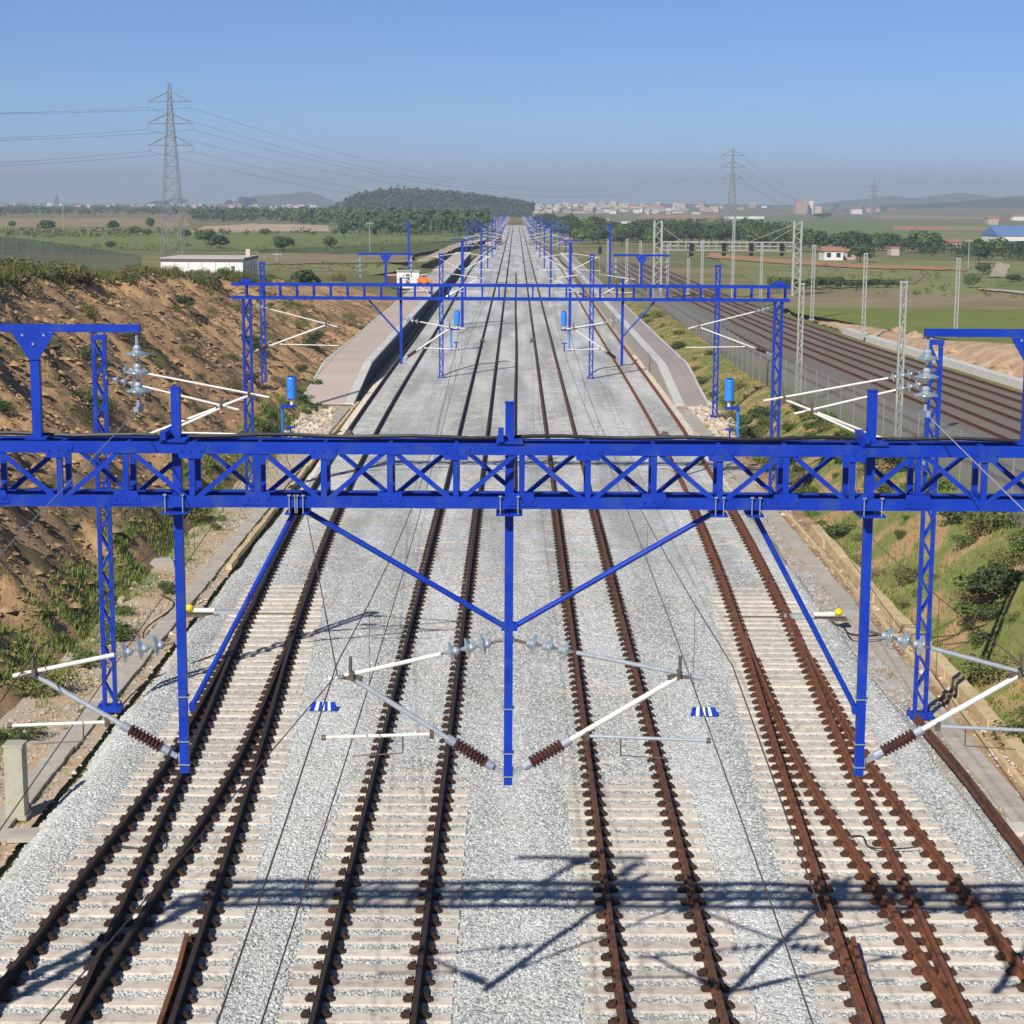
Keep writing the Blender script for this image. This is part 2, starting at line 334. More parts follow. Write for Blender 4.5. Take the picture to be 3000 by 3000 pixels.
xs = np.array([-v for v in geo_steps(48, 6500, 3, 1.12)[::-1]] + list(np.arange(-46, 47, 0.8)) + geo_steps(48, 6500, 3, 1.12))
ys = np.array(list(np.arange(-40, 12, 6)) + list(np.arange(12, 330, 2.0)) + geo_steps(330, 9000, 5, 1.06))
def ground_z(X, Y):
    z = terrain(X, Y)
    z = np.where((X < -12.0) & (X > -30) & (Y > 10) & (Y < 232), z - 0.9, z)          # the dense slopes lie on top here
    z = np.where((X > 11.2) & (X < 17.2) & (Y > 10) & (Y < 260), z - 0.5, z)
    return z
grid('ground', xs, ys, ground_z, M['ground'])
def cliff_z(X, Y):
    z = terrain(X, Y); d = -X - 12.2; u = np.clip(d / 11.6, 0, 1)
    amp = np.clip(np.minimum(d / 1.5, (18 - d) / 6), 0, 1) * np.interp(Y, [0, 130, 200, 230], [1, 0.9, 0.5, 0.2])
    Yd = Y + 0.45 * X; gul = vnoise(X * 0.35, Yd, 1.5, 1) * 0.60 + vnoise(X * 0.5, Yd, 5.0, 2) * 0.95 + vnoise(X * .8, Yd, 12, 4) * 0.55 + vnoise(X, Y, 0.9, 3) * 0.30 - 0.55 * np.abs(vnoise(X * .3, Yd, 3.2, 6, 3)) + .15
    return z + amp * gul * np.where(u < 1, 1.0, 0.45) + RNG.normal(0, 0.06, z.shape) * amp
grid('cutting_slope', np.arange(-29.0, -12.0, 0.28), np.arange(12, 231, 0.36), cliff_z, M['cliff'])
grid('green_bank', np.arange(11.75, 17.0, 0.35), np.arange(12, 258, 0.5),
     lambda X, Y: terrain(X, Y) + 0.02 + hill_noise(X, Y, 0.9, 4) * 0.10 * np.clip((X - 11.75) / 1, 0, 1) + RNG.normal(0, 0.03, X.shape) * np.clip((X - 11.75) / 1, 0, 1), M['bank'])

def clods(n, seed):
    rg = np.random.default_rng(seed); x = -12.8 - 11 * rg.random(n) ** .8; y = 40 + 145 * rg.random(n) ** 1.3; z = cliff_z(x, y); r = rg.uniform(.04, .10, n) * (1 + 1.6 * (rg.random(n) > .9))
    P8 = np.array([(1, 0, .2), (.3, .95, .1), (-.8, .6, .25), (-.8, -.6, .1), (.3, -.95, .2), (.1, .05, .85)]); Fi = np.array([(0, 1, 5), (1, 2, 5), (2, 3, 5), (3, 4, 5), (4, 0, 5)])
    a = rg.uniform(0, 6.28, n); c, s_ = np.cos(a)[:, None], np.sin(a)[:, None]; q = P8[None] * rg.uniform(.7, 1.3, (n, 6, 1)) * r[:, None, None]
    v = np.stack([x[:, None] + q[..., 0] * c - q[..., 1] * s_, y[:, None] + q[..., 0] * s_ + q[..., 1] * c, z[:, None] + q[..., 2] - .01], -1).reshape(-1, 3)
    f = (Fi[None] + (np.arange(n) * 6)[:, None, None]).reshape(-1, 3)
    o = link('earth_clods', np_mesh('earth_clods', v, f, M['cliff'])); tag(o, 'earth clods strewn over the face of the cutting', None, None, 'stuff')
clods(16000, 8)
# toe strip on the left, dirt strips beside the ballast
def strip(name, x0, x1, y0, y1, m, z0=-0.3, dx=0.25, dy=0.5, amp=0.03):
    return grid(name, np.arange(x0, x1 + 1e-6, dx), np.concatenate([np.arange(y0, min(y1, 140), dy), np.arange(140, y1 + 1, 4)]) if y1 > 140 else np.arange(y0, y1 + 1e-6, dy),
                lambda X, Y: z0 + hill_noise(X, Y, 0.8, 5) * amp + RNG.normal(0, amp * 0.4, X.shape), m)
strip('dirt_strip_left', -12.4, -9.6, 12, 260, M['dirt'])
strip('dirt_strip_right', 9.5, 10.75, 12, 260, M['pink_dirt'])
strip('drain_strip', 10.5, 11.9, 12, 260, M['red_dirt'], z0=-.292)

# ballast bed
TR2, TR3, HG = -2.20, 2.42, 0.7525
BETA = [(-20, -4.2), (10, -5.1), (20, -5.53), (25.6, -5.76), (38.1, -6.28), (53.5, -7.05), (71.2, -7.66), (92.3, -8.03), (125, -8.22), (160, -8.25), (420, -8.25), (520, -6.0), (600, -3.4)]
ALPHA = [(-20, -9.0), (10, -7.75), (20, -7.38), (26.5, -7.14), (30.5, -7.0), (38.1, -6.72), (46, -6.83), (53.5, -7.07)]
MIR = 0.12
GAMMA = [(y, 2 * MIR - x + (0.02 if y < 60 else -0.02)) for y, x in BETA]
DELTA = [(y, 2 * MIR - x + 0.03) for y, x in ALPHA]
def spline(pts):
    P = sorted(pts); ys_ = np.array([p[0] for p in P]); xs_ = np.array([p[1] for p in P])
    m = np.gradient(xs_, ys_)
    def f(y):
        y = np.clip(np.asarray(y, float), ys_[0], ys_[-1]); i = np.clip(np.searchsorted(ys_, y) - 1, 0, len(ys_) - 2)
        h = ys_[i + 1] - ys_[i]; t = (y - ys_[i]) / h
        return (2 * t**3 - 3 * t**2 + 1) * xs_[i] + (t**3 - 2 * t**2 + t) * h * m[i] + (-2 * t**3 + 3 * t**2) * xs_[i + 1] + (t**3 - t**2) * h * m[i + 1]
    return f
fB, fA, fG, fD = spline(BETA), spline(ALPHA), spline(GAMMA), spline(DELTA)
SW = 54.0                                   # where the switches start
def bed_z(X, Y):
    half = np.interp(Y, [0, 450, 620], [9.55, 9.5, 5.2]) + 0.12 * hill_noise(X * 0, Y, 1.7, 6)
    z = 0.0 + hill_noise(X, Y, 0.7, 7) * 0.012 + hill_noise(X, Y, 0.23, 8) * 0.008
    in23 = np.clip((1.55 - np.minimum(abs(X - TR2), abs(X - TR3))) / 0.2, 0, 1)
    cov = sm((Y - 36.9) / 1.2)
    z = np.where(in23 > 0, z * (1 - in23) + in23 * (-0.042 * (1 - cov) + (0.003 + z * .8) * cov), z)
    lo = np.where(Y < SW + 2, np.minimum(fA(Y), fB(Y)), fB(Y)) - 1.4; hi = fB(Y) + 1.4
    i1 = np.clip(np.minimum(X - lo, hi - X) / 0.2 + 0.2, 0, 1)
    lo2 = fG(Y) - 1.4; hi2 = np.where(Y < SW + 2, np.maximum(fD(Y), fG(Y)), fG(Y)) + 1.4
    i2 = np.clip(np.minimum(X - lo2, hi2 - X) / 0.2 + 0.2, 0, 1)
    cov2 = sm((Y - 56) / 2.5); i = np.maximum(i1, i2)
    z = np.where(i > 0, z * (1 - i) + i * (-0.042 * (1 - cov2) + (0.003 + z * .8) * cov2), z)
    return z - 0.55 * sm((abs(X - 0.1) - half + 0.45) / 0.8)
bxs = np.concatenate([np.arange(-10.2, 10.41, 0.2)])
bys = np.concatenate([np.arange(10, 80, 0.24), np.arange(80, 200, 0.8), geo_steps(200, 1000, 2, 1.04)])
grid('ballast_bed', bxs, bys, bed_z, M['ballast'])

# loose stones near the camera (one uncountable mass)
def stones():
    NX, NY = 60, 120
    xs_ = np.linspace(-9.7, 9.9, NX); ys_ = np.linspace(21.5, 62, NY)
    X, Y = np.meshgrid(xs_, ys_); Z = bed_z(X, Y) - 0.004
    v = np.stack([X.ravel(), Y.ravel(), Z.ravel()], 1)
    i = (np.arange(NY - 1)[:, None] * NX + np.arange(NX - 1)[None, :]).ravel()
    me = np_mesh('ballast_stones', v, np.stack([i, i + 1, i + 1 + NX, i + NX], 1), M['stone'])
    dens = np.interp(Y.ravel(), [21, 30, 45, 62], [230, 200, 90, 25])
    at = me.attributes.new('dens', 'FLOAT', 'POINT'); at.data.foreach_set('value', dens.astype(np.float32))
    o = link('ballast_stones', me); tag(o, 'loose pale grey ballast stones lying over the track bed', None, None, 'stuff')
    ng = bpy.data.node_groups.new('stone_scatter', 'GeometryNodeTree')
    ng.interface.new_socket('Geometry', in_out='INPUT', socket_type='NodeSocketGeometry'); ng.interface.new_socket('Geometry', in_out='OUTPUT', socket_type='NodeSocketGeometry')
    N = ng.nodes; L = ng.links
    gi, go = N.new('NodeGroupInput'), N.new('NodeGroupOutput')
    ds = N.new('GeometryNodeDistributePointsOnFaces'); ds.distribute_method = 'RANDOM'
    na = N.new('GeometryNodeInputNamedAttribute'); na.data_type = 'FLOAT'; na.inputs[0].default_value = 'dens'
    L.new(gi.outputs[0], ds.inputs['Mesh']); L.new(na.outputs[0], ds.inputs['Density'])
    ic = N.new('GeometryNodeMeshIcoSphere'); ic.inputs['Radius'].default_value = 0.036; ic.inputs['Subdivisions'].default_value = 1
    sm_ = N.new('GeometryNodeSetMaterial'); sm_.inputs['Material'].default_value = M['stone']; L.new(ic.outputs[0], sm_.inputs[0])
    ip = N.new('GeometryNodeInstanceOnPoints'); L.new(ds.outputs[0], ip.inputs['Points']); L.new(sm_.outputs[0], ip.inputs['Instance'])
    rr = N.new('FunctionNodeRandomValue'); rr.data_type = 'FLOAT_VECTOR'; rr.inputs[1].default_value = (6.28, 6.28, 6.28); L.new(rr.outputs[0], ip.inputs['Rotation'])
    rs = N.new('FunctionNodeRandomValue'); rs.data_type = 'FLOAT_VECTOR'; rs.inputs[0].default_value = (0.5, 0.5, 0.35); rs.inputs[1].default_value = (1.35, 1.2, 0.9); rs.inputs['Seed'].default_value = 3; L.new(rs.outputs[0], ip.inputs['Scale'])
    L.new(ip.outputs[0], go.inputs[0])
    md = o.modifiers.new('scatter', 'NODES'); md.node_group = ng
stones()

# ------------------------------------------------------------------ tracks
RAIL = [(-0.08, 0.02), (-0.08, 0.036), (-0.012, 0.058), (-0.012, 0.155), (-0.038, 0.165), (-0.038, 0.205), (0.038, 0.205), (0.038, 0.165), (0.012, 0.155), (0.012, 0.058), (0.08, 0.036), (0.08, 0.02)]
def rail(name, fx, ys_, parent, label=None, off=0.0, m='rust', world=True, dz=0.0, sc=1.0):
    mb = MB(); mb.sweep([(float(fx(y)) + off, float(y), dz) for y in ys_], [(u * sc, z * sc) for u, z in RAIL])
    me = mb.mesh('rail', M[m])
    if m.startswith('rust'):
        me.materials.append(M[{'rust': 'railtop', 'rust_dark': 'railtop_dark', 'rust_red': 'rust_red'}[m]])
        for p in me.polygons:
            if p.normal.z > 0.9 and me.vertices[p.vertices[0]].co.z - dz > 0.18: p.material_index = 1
    o = link(name, me, parent, None, world)
    if label: o['label'] = label
    return o
def fastening_mesh(m='clip'):
    mb = MB(); mb.box(-0.20, 0.20, -0.08, 0.08, 0.0, 0.018)
    for s in (-1, 1):
        ol = [(s * 0.083, 0.018), (s * 0.228, 0.018), (s * 0.22, 0.042), (s * 0.095, 0.105), (s * 0.083, 0.105)]
        mb.prism(ol if s > 0 else ol[::-1], -0.062, 0.062)
        mb.tube((s * 0.16, 0, 0.05), (s * 0.16, 0, 0.105), 0.022, 6)
    return mb.mesh('rail_fastening', M[m])
FAST = fastening_mesh(); FAST_RED = fastening_mesh('clip_red')
SL_CACHE = {}
def sleeper_mesh(L):
    L = round(L * 10) / 10
    if L not in SL_CACHE:
        h = L / 2; mb = MB()
        prof = [(-0.165, -0.22), (0.165, -0.22), (0.152, -0.006), (0.145, 0.0), (-0.145, 0.0), (-0.152, -0.006)]
        n = 6; vs = []
        for x in (-h, -h + 0.012, h - 0.012, h):
            k = 0.94 if abs(x) == h else 1.0
            vs += [(x, a * k, z if z < -0.1 else z * 1.0 - (0.012 if k < 1 else 0)) for a, z in prof]
        fs = [(i * n + (k + 1) % n, i * n + k, (i + 1) * n + k, (i + 1) * n + (k + 1) % n) for i in range(3) for k in range(n)]
        fs += [tuple(range(n)), tuple(3 * n + k for k in range(n - 1, -1, -1))]
        mb.add(vs, fs); SL_CACHE[L] = mb.mesh('sleeper', M['sleeper'])
    return SL_CACHE[L]
def add_sleepers(root, ys_, lo, hi, rails, fast=None):
    for y in ys_:
        a, b = lo(y), hi(y); yj = y + random.uniform(-0.012, 0.012)
        s = link('sleeper', sleeper_mesh(b - a), root, None); s.location = (float((a + b) / 2) - root.location.x, yj - root.location.y, random.uniform(-0.006, 0.004))
        s.rotation_euler = (0, 0, random.uniform(-0.004, 0.004))
        for k, r in enumerate(rails):
            x = r(y)
            if x is None: continue
            c = link('rail_fastening', fast or FAST, s); c.location = (float(x) - float((a + b) / 2), 0, 0.001 + 0.004 * (k % 2))
def far_sleepers(root, ys_, cx, w_=1.3, m='sleeper', top=0.0):
    mb = MB()
    for y in ys_:
        x = float(cx(y)); z = top + random.uniform(-0.004, 0.004); mb.box(x - w_, x + w_, y - 0.12, y + 0.12, z - 0.1, z)
    o = obj('sleeper_row', mb, M[m], root, True); o['kind'] = 'stuff'
def steps(a, b, near=4.0):
    r = list(np.arange(a, min(b, 130), near))
    if b > 130: r += list(np.arange(130, b, 18.0))
    return r + [b]
def track(cx, y0, y1, label, sl0, sl1, fr1, group, m='rust'):
    t = thing('railway_track', label, 'railway track', (float(cx(y0)), y0, 0), group)
    for s in (-1, 1): rail('rail', cx, steps(y0, y1), t, off=s * HG, m=m)
    add_sleepers(t, np.arange(sl0, sl1, 0.6), lambda y: cx(y) - 1.3, lambda y: cx(y) + 1.3, [lambda y: cx(y) - HG, lambda y: cx(y) + HG], FAST_RED if m == 'rust_red' else None)
    far_sleepers(t, np.arange(sl1, fr1, 0.6), cx)
    return t
GT = 'new tracks under the blue portals'
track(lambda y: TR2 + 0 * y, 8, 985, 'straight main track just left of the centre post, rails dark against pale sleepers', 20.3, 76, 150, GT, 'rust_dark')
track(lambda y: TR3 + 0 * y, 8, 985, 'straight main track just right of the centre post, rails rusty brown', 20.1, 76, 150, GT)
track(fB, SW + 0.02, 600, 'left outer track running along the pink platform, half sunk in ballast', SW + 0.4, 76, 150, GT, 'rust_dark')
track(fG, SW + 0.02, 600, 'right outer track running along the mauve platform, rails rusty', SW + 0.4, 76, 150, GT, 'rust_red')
def turnout(fthru, fdiv, side, label, m):
    t = thing('railway_turnout', label, 'railway turnout', (float(fthru(8)), 8, 0), 'turnouts in the foreground')
    outer = -side                                    # diverging track swings outward
    yl = list(np.arange(8, SW, 2.0)) + [SW]
    rail('stock_rail', fdiv, yl, t, off=outer * HG, m=m)
    rail('stock_rail', fthru, yl, t, off=-outer * HG, m=m)
    yb = list(np.arange(8, 49, 2.0)) + [49, 51.0]
    rail('switch_blade', fthru, yb, t, off=outer * HG, m=m)
    rail('switch_blade', fdiv, yb, t, off=-outer * HG, m=m)
    # guard rail inside the through rail
    gx = lambda y: fthru(y) - outer * (HG - 0.16 - 0.05 * max(0, (float(y) - 27.6)) / 1.4)
    rail('guard_rail', gx, [8, 15, 20, 24, 27.6, 28.3, 29.0], t, m='rust_red')
    lo = (lambda y: fdiv(y) - 1.38) if side > 0 else (lambda y: fthru(y) - 1.38)
    hi = (lambda y: fthru(y) + 1.38) if side > 0 else (lambda y: fdiv(y) + 1.38)
    def only(f, off, ylim): return lambda y: (f(y) + off) if y < ylim else None
    add_sleepers(t, np.arange(20.2, SW, 0.6), lo, hi, [only(fthru, HG, 99), only(fdiv, HG, 49), only(fthru, -HG, 99), only(fdiv, -HG, 49)], FAST_RED if m == 'rust_red' else None)
    return t
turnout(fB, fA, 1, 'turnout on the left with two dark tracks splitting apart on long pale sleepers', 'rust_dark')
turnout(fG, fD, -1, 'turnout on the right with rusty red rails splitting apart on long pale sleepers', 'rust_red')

# loose rails
t = thing('spare_rail', 'long loose brown rail lying on the ballast midway between the two main tracks', 'rail', (0.02, 78, 0))
rail('rail_bar', lambda y: 0.03 + 0.05 * math.sin(float(y) * 0.05), list(np.arange(78, 330, 8.0)), t, m='rust', dz=-0.01)
p0, p1 = G(2682, 2112, -0.05), G(3000, 2512, -0.02)
t = thing('spare_rail', 'rusty loose rail lying along the edge of the ballast at the right', 'rail', (p1.x, p1.y, 0))
mb = MB(); pa = p1 + (p1 - p0) * 0.5; mb.sweep([tuple(pa), tuple(p1), tuple((p0 + p1) / 2 + Vector((0.05, 0, 0))), tuple(p0)], [(u, z - 0.02) for u, z in RAIL]); obj('rail_bar', mb, M['rust'], t, True)

# bond cables and small things between the rails
def cable(pts, label, r=0.018, m='cable', group=None):
    mb = MB(); P = [Vector(p) for p in pts]; fine = []
    for i in range(len(P) - 1):
        p_1, p0_, p1_, p2_ = P[max(i - 1, 0)], P[i], P[i + 1], P[min(i + 2, len(P) - 1)]
        for k in range(6):
            s = k / 6; fine.append(0.5 * ((2 * p0_) + (p1_ - p_1) * s + (2 * p_1 - 5 * p0_ + 4 * p1_ - p2_) * s * s + (3 * p0_ - p_1 - 3 * p1_ + p2_) * s**3))
    fine.append(P[-1]); mb.path(fine, r); o = obj('cable', mb, M[m]); return tag(o, label, 'cable', group)
gz = lambda *pp: [G(x, y, z) for x, y, z in pp]
cable(gz((1292, 1102, .03), (1345, 1082, .05), (1400, 1068, .24), (1435, 1065, .24), (1470, 1058, .05), (1490, 1058, .05)), 'thin dark cable curving from the left lattice mast across the rails', .03)
cable(gz((1722, 1104, .03), (1752, 1082, .05), (1790, 1075, .24), (1830, 1070, .24), (1856, 1064, .05), (1866, 1052, .05)), 'thin dark cable curving from the right lattice mast over the rails', .03)
cable(gz((1340, 955, .03), (1370, 948, .05), (1420, 944, .24), (1480, 940, .05)), 'thin dark cable far off crossing the left main track', .03)
cable(gz((318, 2470, .05), (395, 2484, .03), (455, 2486, .05), (478, 2474, .04), (494, 2450, .03)), 'short black cable looping between the rails of the left turnout', .016)
cable(gz((2488, 2450, .05), (2526, 2450, .03), (2542, 2478, .03), (2580, 2486, .05), (2640, 2486, .05), (2690, 2480, .1)), 'short black cable looping between the rails of the right turnout', .016)
cable(gz((345, 2080, -.2), (425, 2000, -.1), (520, 1960, -.02), (610, 1925, .03), (660, 1905, .05)), 'long dark cable snaking over the ballast from the left mast foot', .02)
cable(gz((470, 1742, -.2), (505, 1760, -.2), (500, 1785, -.2), (430, 1838, -.2), (420, 1870, -.2)), 'brown cable loop beside the left concrete trough', .025, 'rust')
cable(gz((2430, 1822, -.05), (2470, 1838, 0), (2490, 1857, 0), (2560, 1862, 0), (2600, 1850, -.1)), 'black cable on the ballast behind the right hanging post', .03)
def balise(px, py, w_, h_, label, z=0.05):
    c = G(px, py, 0); t = thing('track_magnet', label, 'track device', (c.x, c.y, 0), 'dark track devices between the rails')
    mb = MB(); mb.box(-w_ / 2, w_ / 2, -0.3, 0.3, -0.03, h_ * .55); obj('housing', mb, M['steel'], t)
    mb = MB(); mb.prism([(-w_ * .42, h_ * .55), (w_ * .42, h_ * .55), (w_ * .28, h_), (-w_ * .28, h_)], -0.24, 0.24); obj('lid', mb, M['steel'], t)
balise(1021, 1283, .5, .4, 'dark hump-backed box between the rails of the left platform track')
balise(1948, 1288, .5, .4, 'dark hump-backed box between the rails of the right platform track')
balise(1413, 1003, .45, .35, 'small dark box between the rails of the left main track')
balise(1560, 1003, .45, .35, 'small dark box between the rails of the right main track')

# point machines: a white tube with a yellow cap beside each switch
def point_machine(px, py, s, label):
    c = G(px, py, 0); t = thing('point_machine', label, 'point machine', (c.x, c.y, 0), 'point machines at the switches')
    mb = MB(); mb.tube((s * 0.12, 0, .12), (s * .75, 0, .12), .075, 12); obj('white_cylinder', mb, M['white_tube'], t, smooth=False)
    mb = MB(); mb.lathe((-s * 0.12, -.03, .2), (s * .12, -.03, .2), [(0, .02), (.1, .08), (.35, .115), (.65, .115), (.9, .08), (1, .02)], 12); obj('yellow_cap', mb, M['yellow'], t)
    mb = MB(); mb.box(min(s * .72, s * 1.6), max(s * .72, s * 1.6), -.09, .09, 0.0, .13); obj('casing', mb, M['grey_tube'], t)
    mb = MB(); mb.tube((s * 1.6, 0, .05), (s * 3.4, 0, .05), .02, 6); obj('drive_rod', mb, M['steel'], t)
    mb = MB(); mb.box(-.25, .9, -.14, .14, -.05, .03) if s > 0 else mb.box(-.9, .25, -.14, .14, -.05, .03); obj('base', mb, M['steel'], t)
point_machine(556, 1800, 1, 'white point machine with a yellow cap beside the left switch')
point_machine(2456, 1812, -1, 'white point machine with a yellow cap beside the right switch')
# striped blue boards on the ballast
def board(px, py, label):
    c = G(px, py, 0.0); t = thing('marker_board', label, 'marker board', (c.x, c.y, 0), 'striped boards on the ballast')
    def face(x0, x1, d): 
        m_ = MB(); k = lambda x, top: x * (0.80 if top else 1.0)
        y0, y1 = -.10, .16; z0, z1 = .02, .17; n_ = Vector((0, -(z1 - z0), (y1 - y0))).normalized() * d
        a = [Vector((k(x0, 0), y0, z0)), Vector((k(x1, 0), y0, z0)), Vector((k(x1, 1), y1, z1)), Vector((k(x0, 1), y1, z1))]
        m_.add([v + n_ for v in a] + [v - n_ * .3 for v in a], [(0, 1, 2, 3), (7, 6, 5, 4), (0, 4, 5, 1), (1, 5, 6, 2), (2, 6, 7, 3), (3, 7, 4, 0)]); return m_
    obj('blue_plate', face(-.34, .34, .012), M['blue'], t)
    for a, b in ((-.215, -.125), (-.035, .03), (.11, .185)): obj('white_stripe', face(a, b, .017), M['white'], t)
    m_ = MB(); m_.box(-.2, .2, .10, .13, -.05, .12); obj('foot', m_, M['steel'], t)
board(948, 2082, 'small blue board with three white stripes on the left ballast strip')
board(2063, 2098, 'small blue board with three white stripes on the right ballast strip')

# ------------------------------------------------------------------ concrete troughs, kerbs, pillar
def lids(x, wd, y0, y1, step, z, m, name, label, cat, th=0.10, jit=.02):
    t = thing(name, label, cat, (x, y0, z)); mb = MB(); mb.box(-wd / 2, wd / 2, 0, step - .025, 0, th); me = mb.mesh('slab', M[m])
    k = 0; y = y0
    while y < y1:
        o = link('slab', me, t); o.location = (random.uniform(-jit, jit), y - y0, random.uniform(-.012, .012)); o.rotation_euler = (random.uniform(-.01, .01), random.uniform(-.02, .02), random.uniform(-.012, .012)); y += step
    return t
lids(-10.28, .52, 14, 112, 1.0, -.32, 'concrete', 'cable_trough', 'pale concrete cable trough along the foot of the earth cutting', 'cable trough')
lids(10.42, .58, 14, 112, 1.0, -.32, 'concrete', 'cable_trough', 'pale concrete cable trough along the green bank on the right', 'cable trough')
lids(11.52, .34, 14, 70, 1.6, -.34, 'yellow_concrete', 'drain_kerb', 'pale yellow concrete drain kerb at the foot of the green bank', 'kerb', .34, .05)
lids(11.05, .12, 14, 74, 1.6, -.36, 'yellow_concrete', 'drain_kerb', 'thin yellow kerb edging the reddish dirt beside the right trough', 'kerb', .17, .04)
lids(-9.72, .16, 62, 114, 1.5, -.3, 'yellow_concrete', 'drain_kerb', 'narrow pale kerb between the ballast and dirt before the pink platform', 'kerb', .2, .03)
c = G(52, 2394, -.28)
t = thing('concrete_pillar', 'square grey green concrete pillar by the trough at the left edge', 'pillar', tuple(c))
mb = MB(); mb.box(-.23, .23, -.23, .23, 0, .09); obj('footing', mb, M['post_concrete'], t)
mb = MB(); mb.prism([(-.19, .09), (.19, .09), (.18, 1.52), (-.18, 1.52)], -.19, .19); obj('shaft', mb, M['post_concrete'], t)
mb = MB(); mb.box(-.2, .2, -.2, .2, 1.52, 1.57); obj('cap', mb, M['post_concrete'], t)
mb = MB(); mb.box(-.75, .75, -.3, .3, 0, .1); o = obj('concrete_slab', mb, M['concrete']); o.location = G(40, 2455, -.3); o.rotation_euler = (0, 0, .15); tag(o, 'flat pale concrete slab on the ballast before the square pillar', 'slab')
mb = MB(); mb.box(-.5, .5, -.45, .45, 0, .16); o = obj('concrete_slab', mb, M['concrete']); o.location = G(462, 1655, -.3); o.rotation_euler = (0, 0, .3); tag(o, 'grey concrete slab among weeds at the foot of the cutting', 'slab')
mb = MB(); mb.box(-.4, .4, -.3, .3, 0, .12); o = obj('concrete_slab', mb, M['white_conc']); o.location = G(2990, 2440, -.3); tag(o, 'white slab between the right trough and the loose rusty rail', 'slab')

# ------------------------------------------------------------------ platforms
def platform(s, x0, x1, y0, y1, m, label, wall):
    t = thing('station_platform', label, 'platform', (s * x0, y0, 0)); top = 1.14; yr = y0 + 15
    def ztop(y): return -.15 + (top + .15) * min(1, max(0, (y - y0) / 15.0))
    mb = MB()
    for a, b in ((y0, yr), (yr, y1)):
        xa, xb = s * (x0 + .06), s * x1
        vs = [(xa, a, -.5), (xb, a, -.5), (xb, b, -.5), (xa, b, -.5), (xa, a, ztop(a) - .09), (xb, a, ztop(a) - .09), (xb, b, ztop(b) - .09), (xa, b, ztop(b) - .09)]
        mb.add(vs, [(3, 2, 1, 0), (4, 5, 6, 7), (0, 1, 5, 4), (1, 2, 6, 5), (2, 3, 7, 6), (3, 0, 4, 7)])
    obj('platform_wall', mb, M[wall], t, True)
    def sheet(name, xa, xb, th, mm, step, gap, lift):
        mbs = {}
        y = y0
        while y < min(y1, 230):
            e = min(y + step, y1); y_ = e - gap
            if y < yr < y_: y_ = yr
            m_ = MB(); A, B = sorted((s * xa, s * xb))
            za, zb_ = ztop(y) + lift, ztop(y_) + lift
            vs = [(A, y, za - th), (B, y, za - th), (B, y_, zb_ - th), (A, y_, zb_ - th), (A, y, za), (B, y, za), (B, y_, zb_), (A, y_, zb_)]
            m_.add(vs, [(3, 2, 1, 0), (4, 5, 6, 7), (0, 1, 5, 4), (1, 2, 6, 5), (2, 3, 7, 6), (3, 0, 4, 7)])
            obj(name, m_, M[mm], t, True); y = e if y_ != yr else yr
        m_ = MB(); A, B = sorted((s * xa, s * xb)); m_.box(A, B, 230, y1, top + lift - th, top + lift); obj(name, m_, M[mm], t, True)
    sheet('paving_slab', x0 + .55, x1 - .12, .085, m, 2.5, .02, 0)
    sheet('coping_stone', x0 - .06, x0 + .53, .14, 'coping', 2.0, .02, .012)
    sheet('edging', x1 - .11, x1 + .04, .16, 'coping', 3.0, .02, .02)
platform(-1, 10.0, 13.3, 114, 420, 'pav_pink', 'pink paved platform on the left with white coping and a wall coloured as in shade', 'wall_shade')
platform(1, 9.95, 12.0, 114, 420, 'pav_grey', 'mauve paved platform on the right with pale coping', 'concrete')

# ------------------------------------------------------------------ lattice masts
def mast_parts(t, h, wd=.38, m='blue', fine=True, pitch=.46, dp=.13, lw=.085, taper=.0, z0=0.0):
    for s in (-1, 1):
        mb = MB(); x = s * (wd / 2 - .02); xt = s * (wd / 2 - .02 - taper)
        mb.add([(x - s * lw / 2 + a * 0 + dx, dy, z0) for a, dx, dy in ((0, -lw / 2, -dp / 2), (0, lw / 2, -dp / 2), (0, lw / 2, dp / 2), (0, -lw / 2, dp / 2))] +
               [(xt - s * lw / 2 + dx, dy, h) for dx, dy in ((-lw / 2, -dp / 2), (lw / 2, -dp / 2), (lw / 2, dp / 2), (-lw / 2, dp / 2))],
               [(3, 2, 1, 0), (4, 5, 6, 7), (0, 1, 5, 4), (1, 2, 6, 5), (2, 3, 7, 6), (3, 0, 4, 7)])
        obj('leg', mb, M[m], t)
    n = max(2, int((h - z0 - .3) / pitch)); joined = MB()
    for fy in (-1, 1):
        for k in range(n):
            za, zb_ = z0 + .15 + (h - z0 - .3) * k / n, z0 + .15 + (h - z0 - .3) * (k + 1) / n
            s = 1 if k % 2 else -1; xx = wd / 2 - lw / 2 - .03
            mb = MB() if fine else joined
            mb.bar((-s * xx, fy * (dp / 2 + .012 + .003 * (k % 2)), za), (s * xx, fy * (dp / 2 + .012 + .003 * (k % 2)), zb_), .02, .05, (0, 0, 1)) if False else \
                mb.bar((-s * xx, fy * (dp / 2 + .010), za), (s * xx, fy * (dp / 2 + .010), zb_), .045 if lw > .06 else .035, .014, (0, 1, 0))
            if fine: obj('lacing_bar', mb, M[m], t)
    if not fine: obj('lacing', joined, M[m], t)
    mb = MB(); mb.box(-wd / 2 - .1, wd / 2 + .1, -dp / 2 - .12, dp / 2 + .12, z0 - .12, z0 + .02)
    for a in (-1, 1):
        for b in (-1, 1): mb.tube((a * (wd / 2 + .05), b * (dp / 2 + .07), z0), (a * (wd / 2 + .05), b * (dp / 2 + .07), z0 + .1), .02, 6)
    obj('base_plate', mb, M[m], t)
    mb = MB(); mb.box(-wd / 2, wd / 2, -dp / 2 - .012, dp / 2 + .012, h - .1, h + .02); obj('cap_plate', mb, M[m], t)
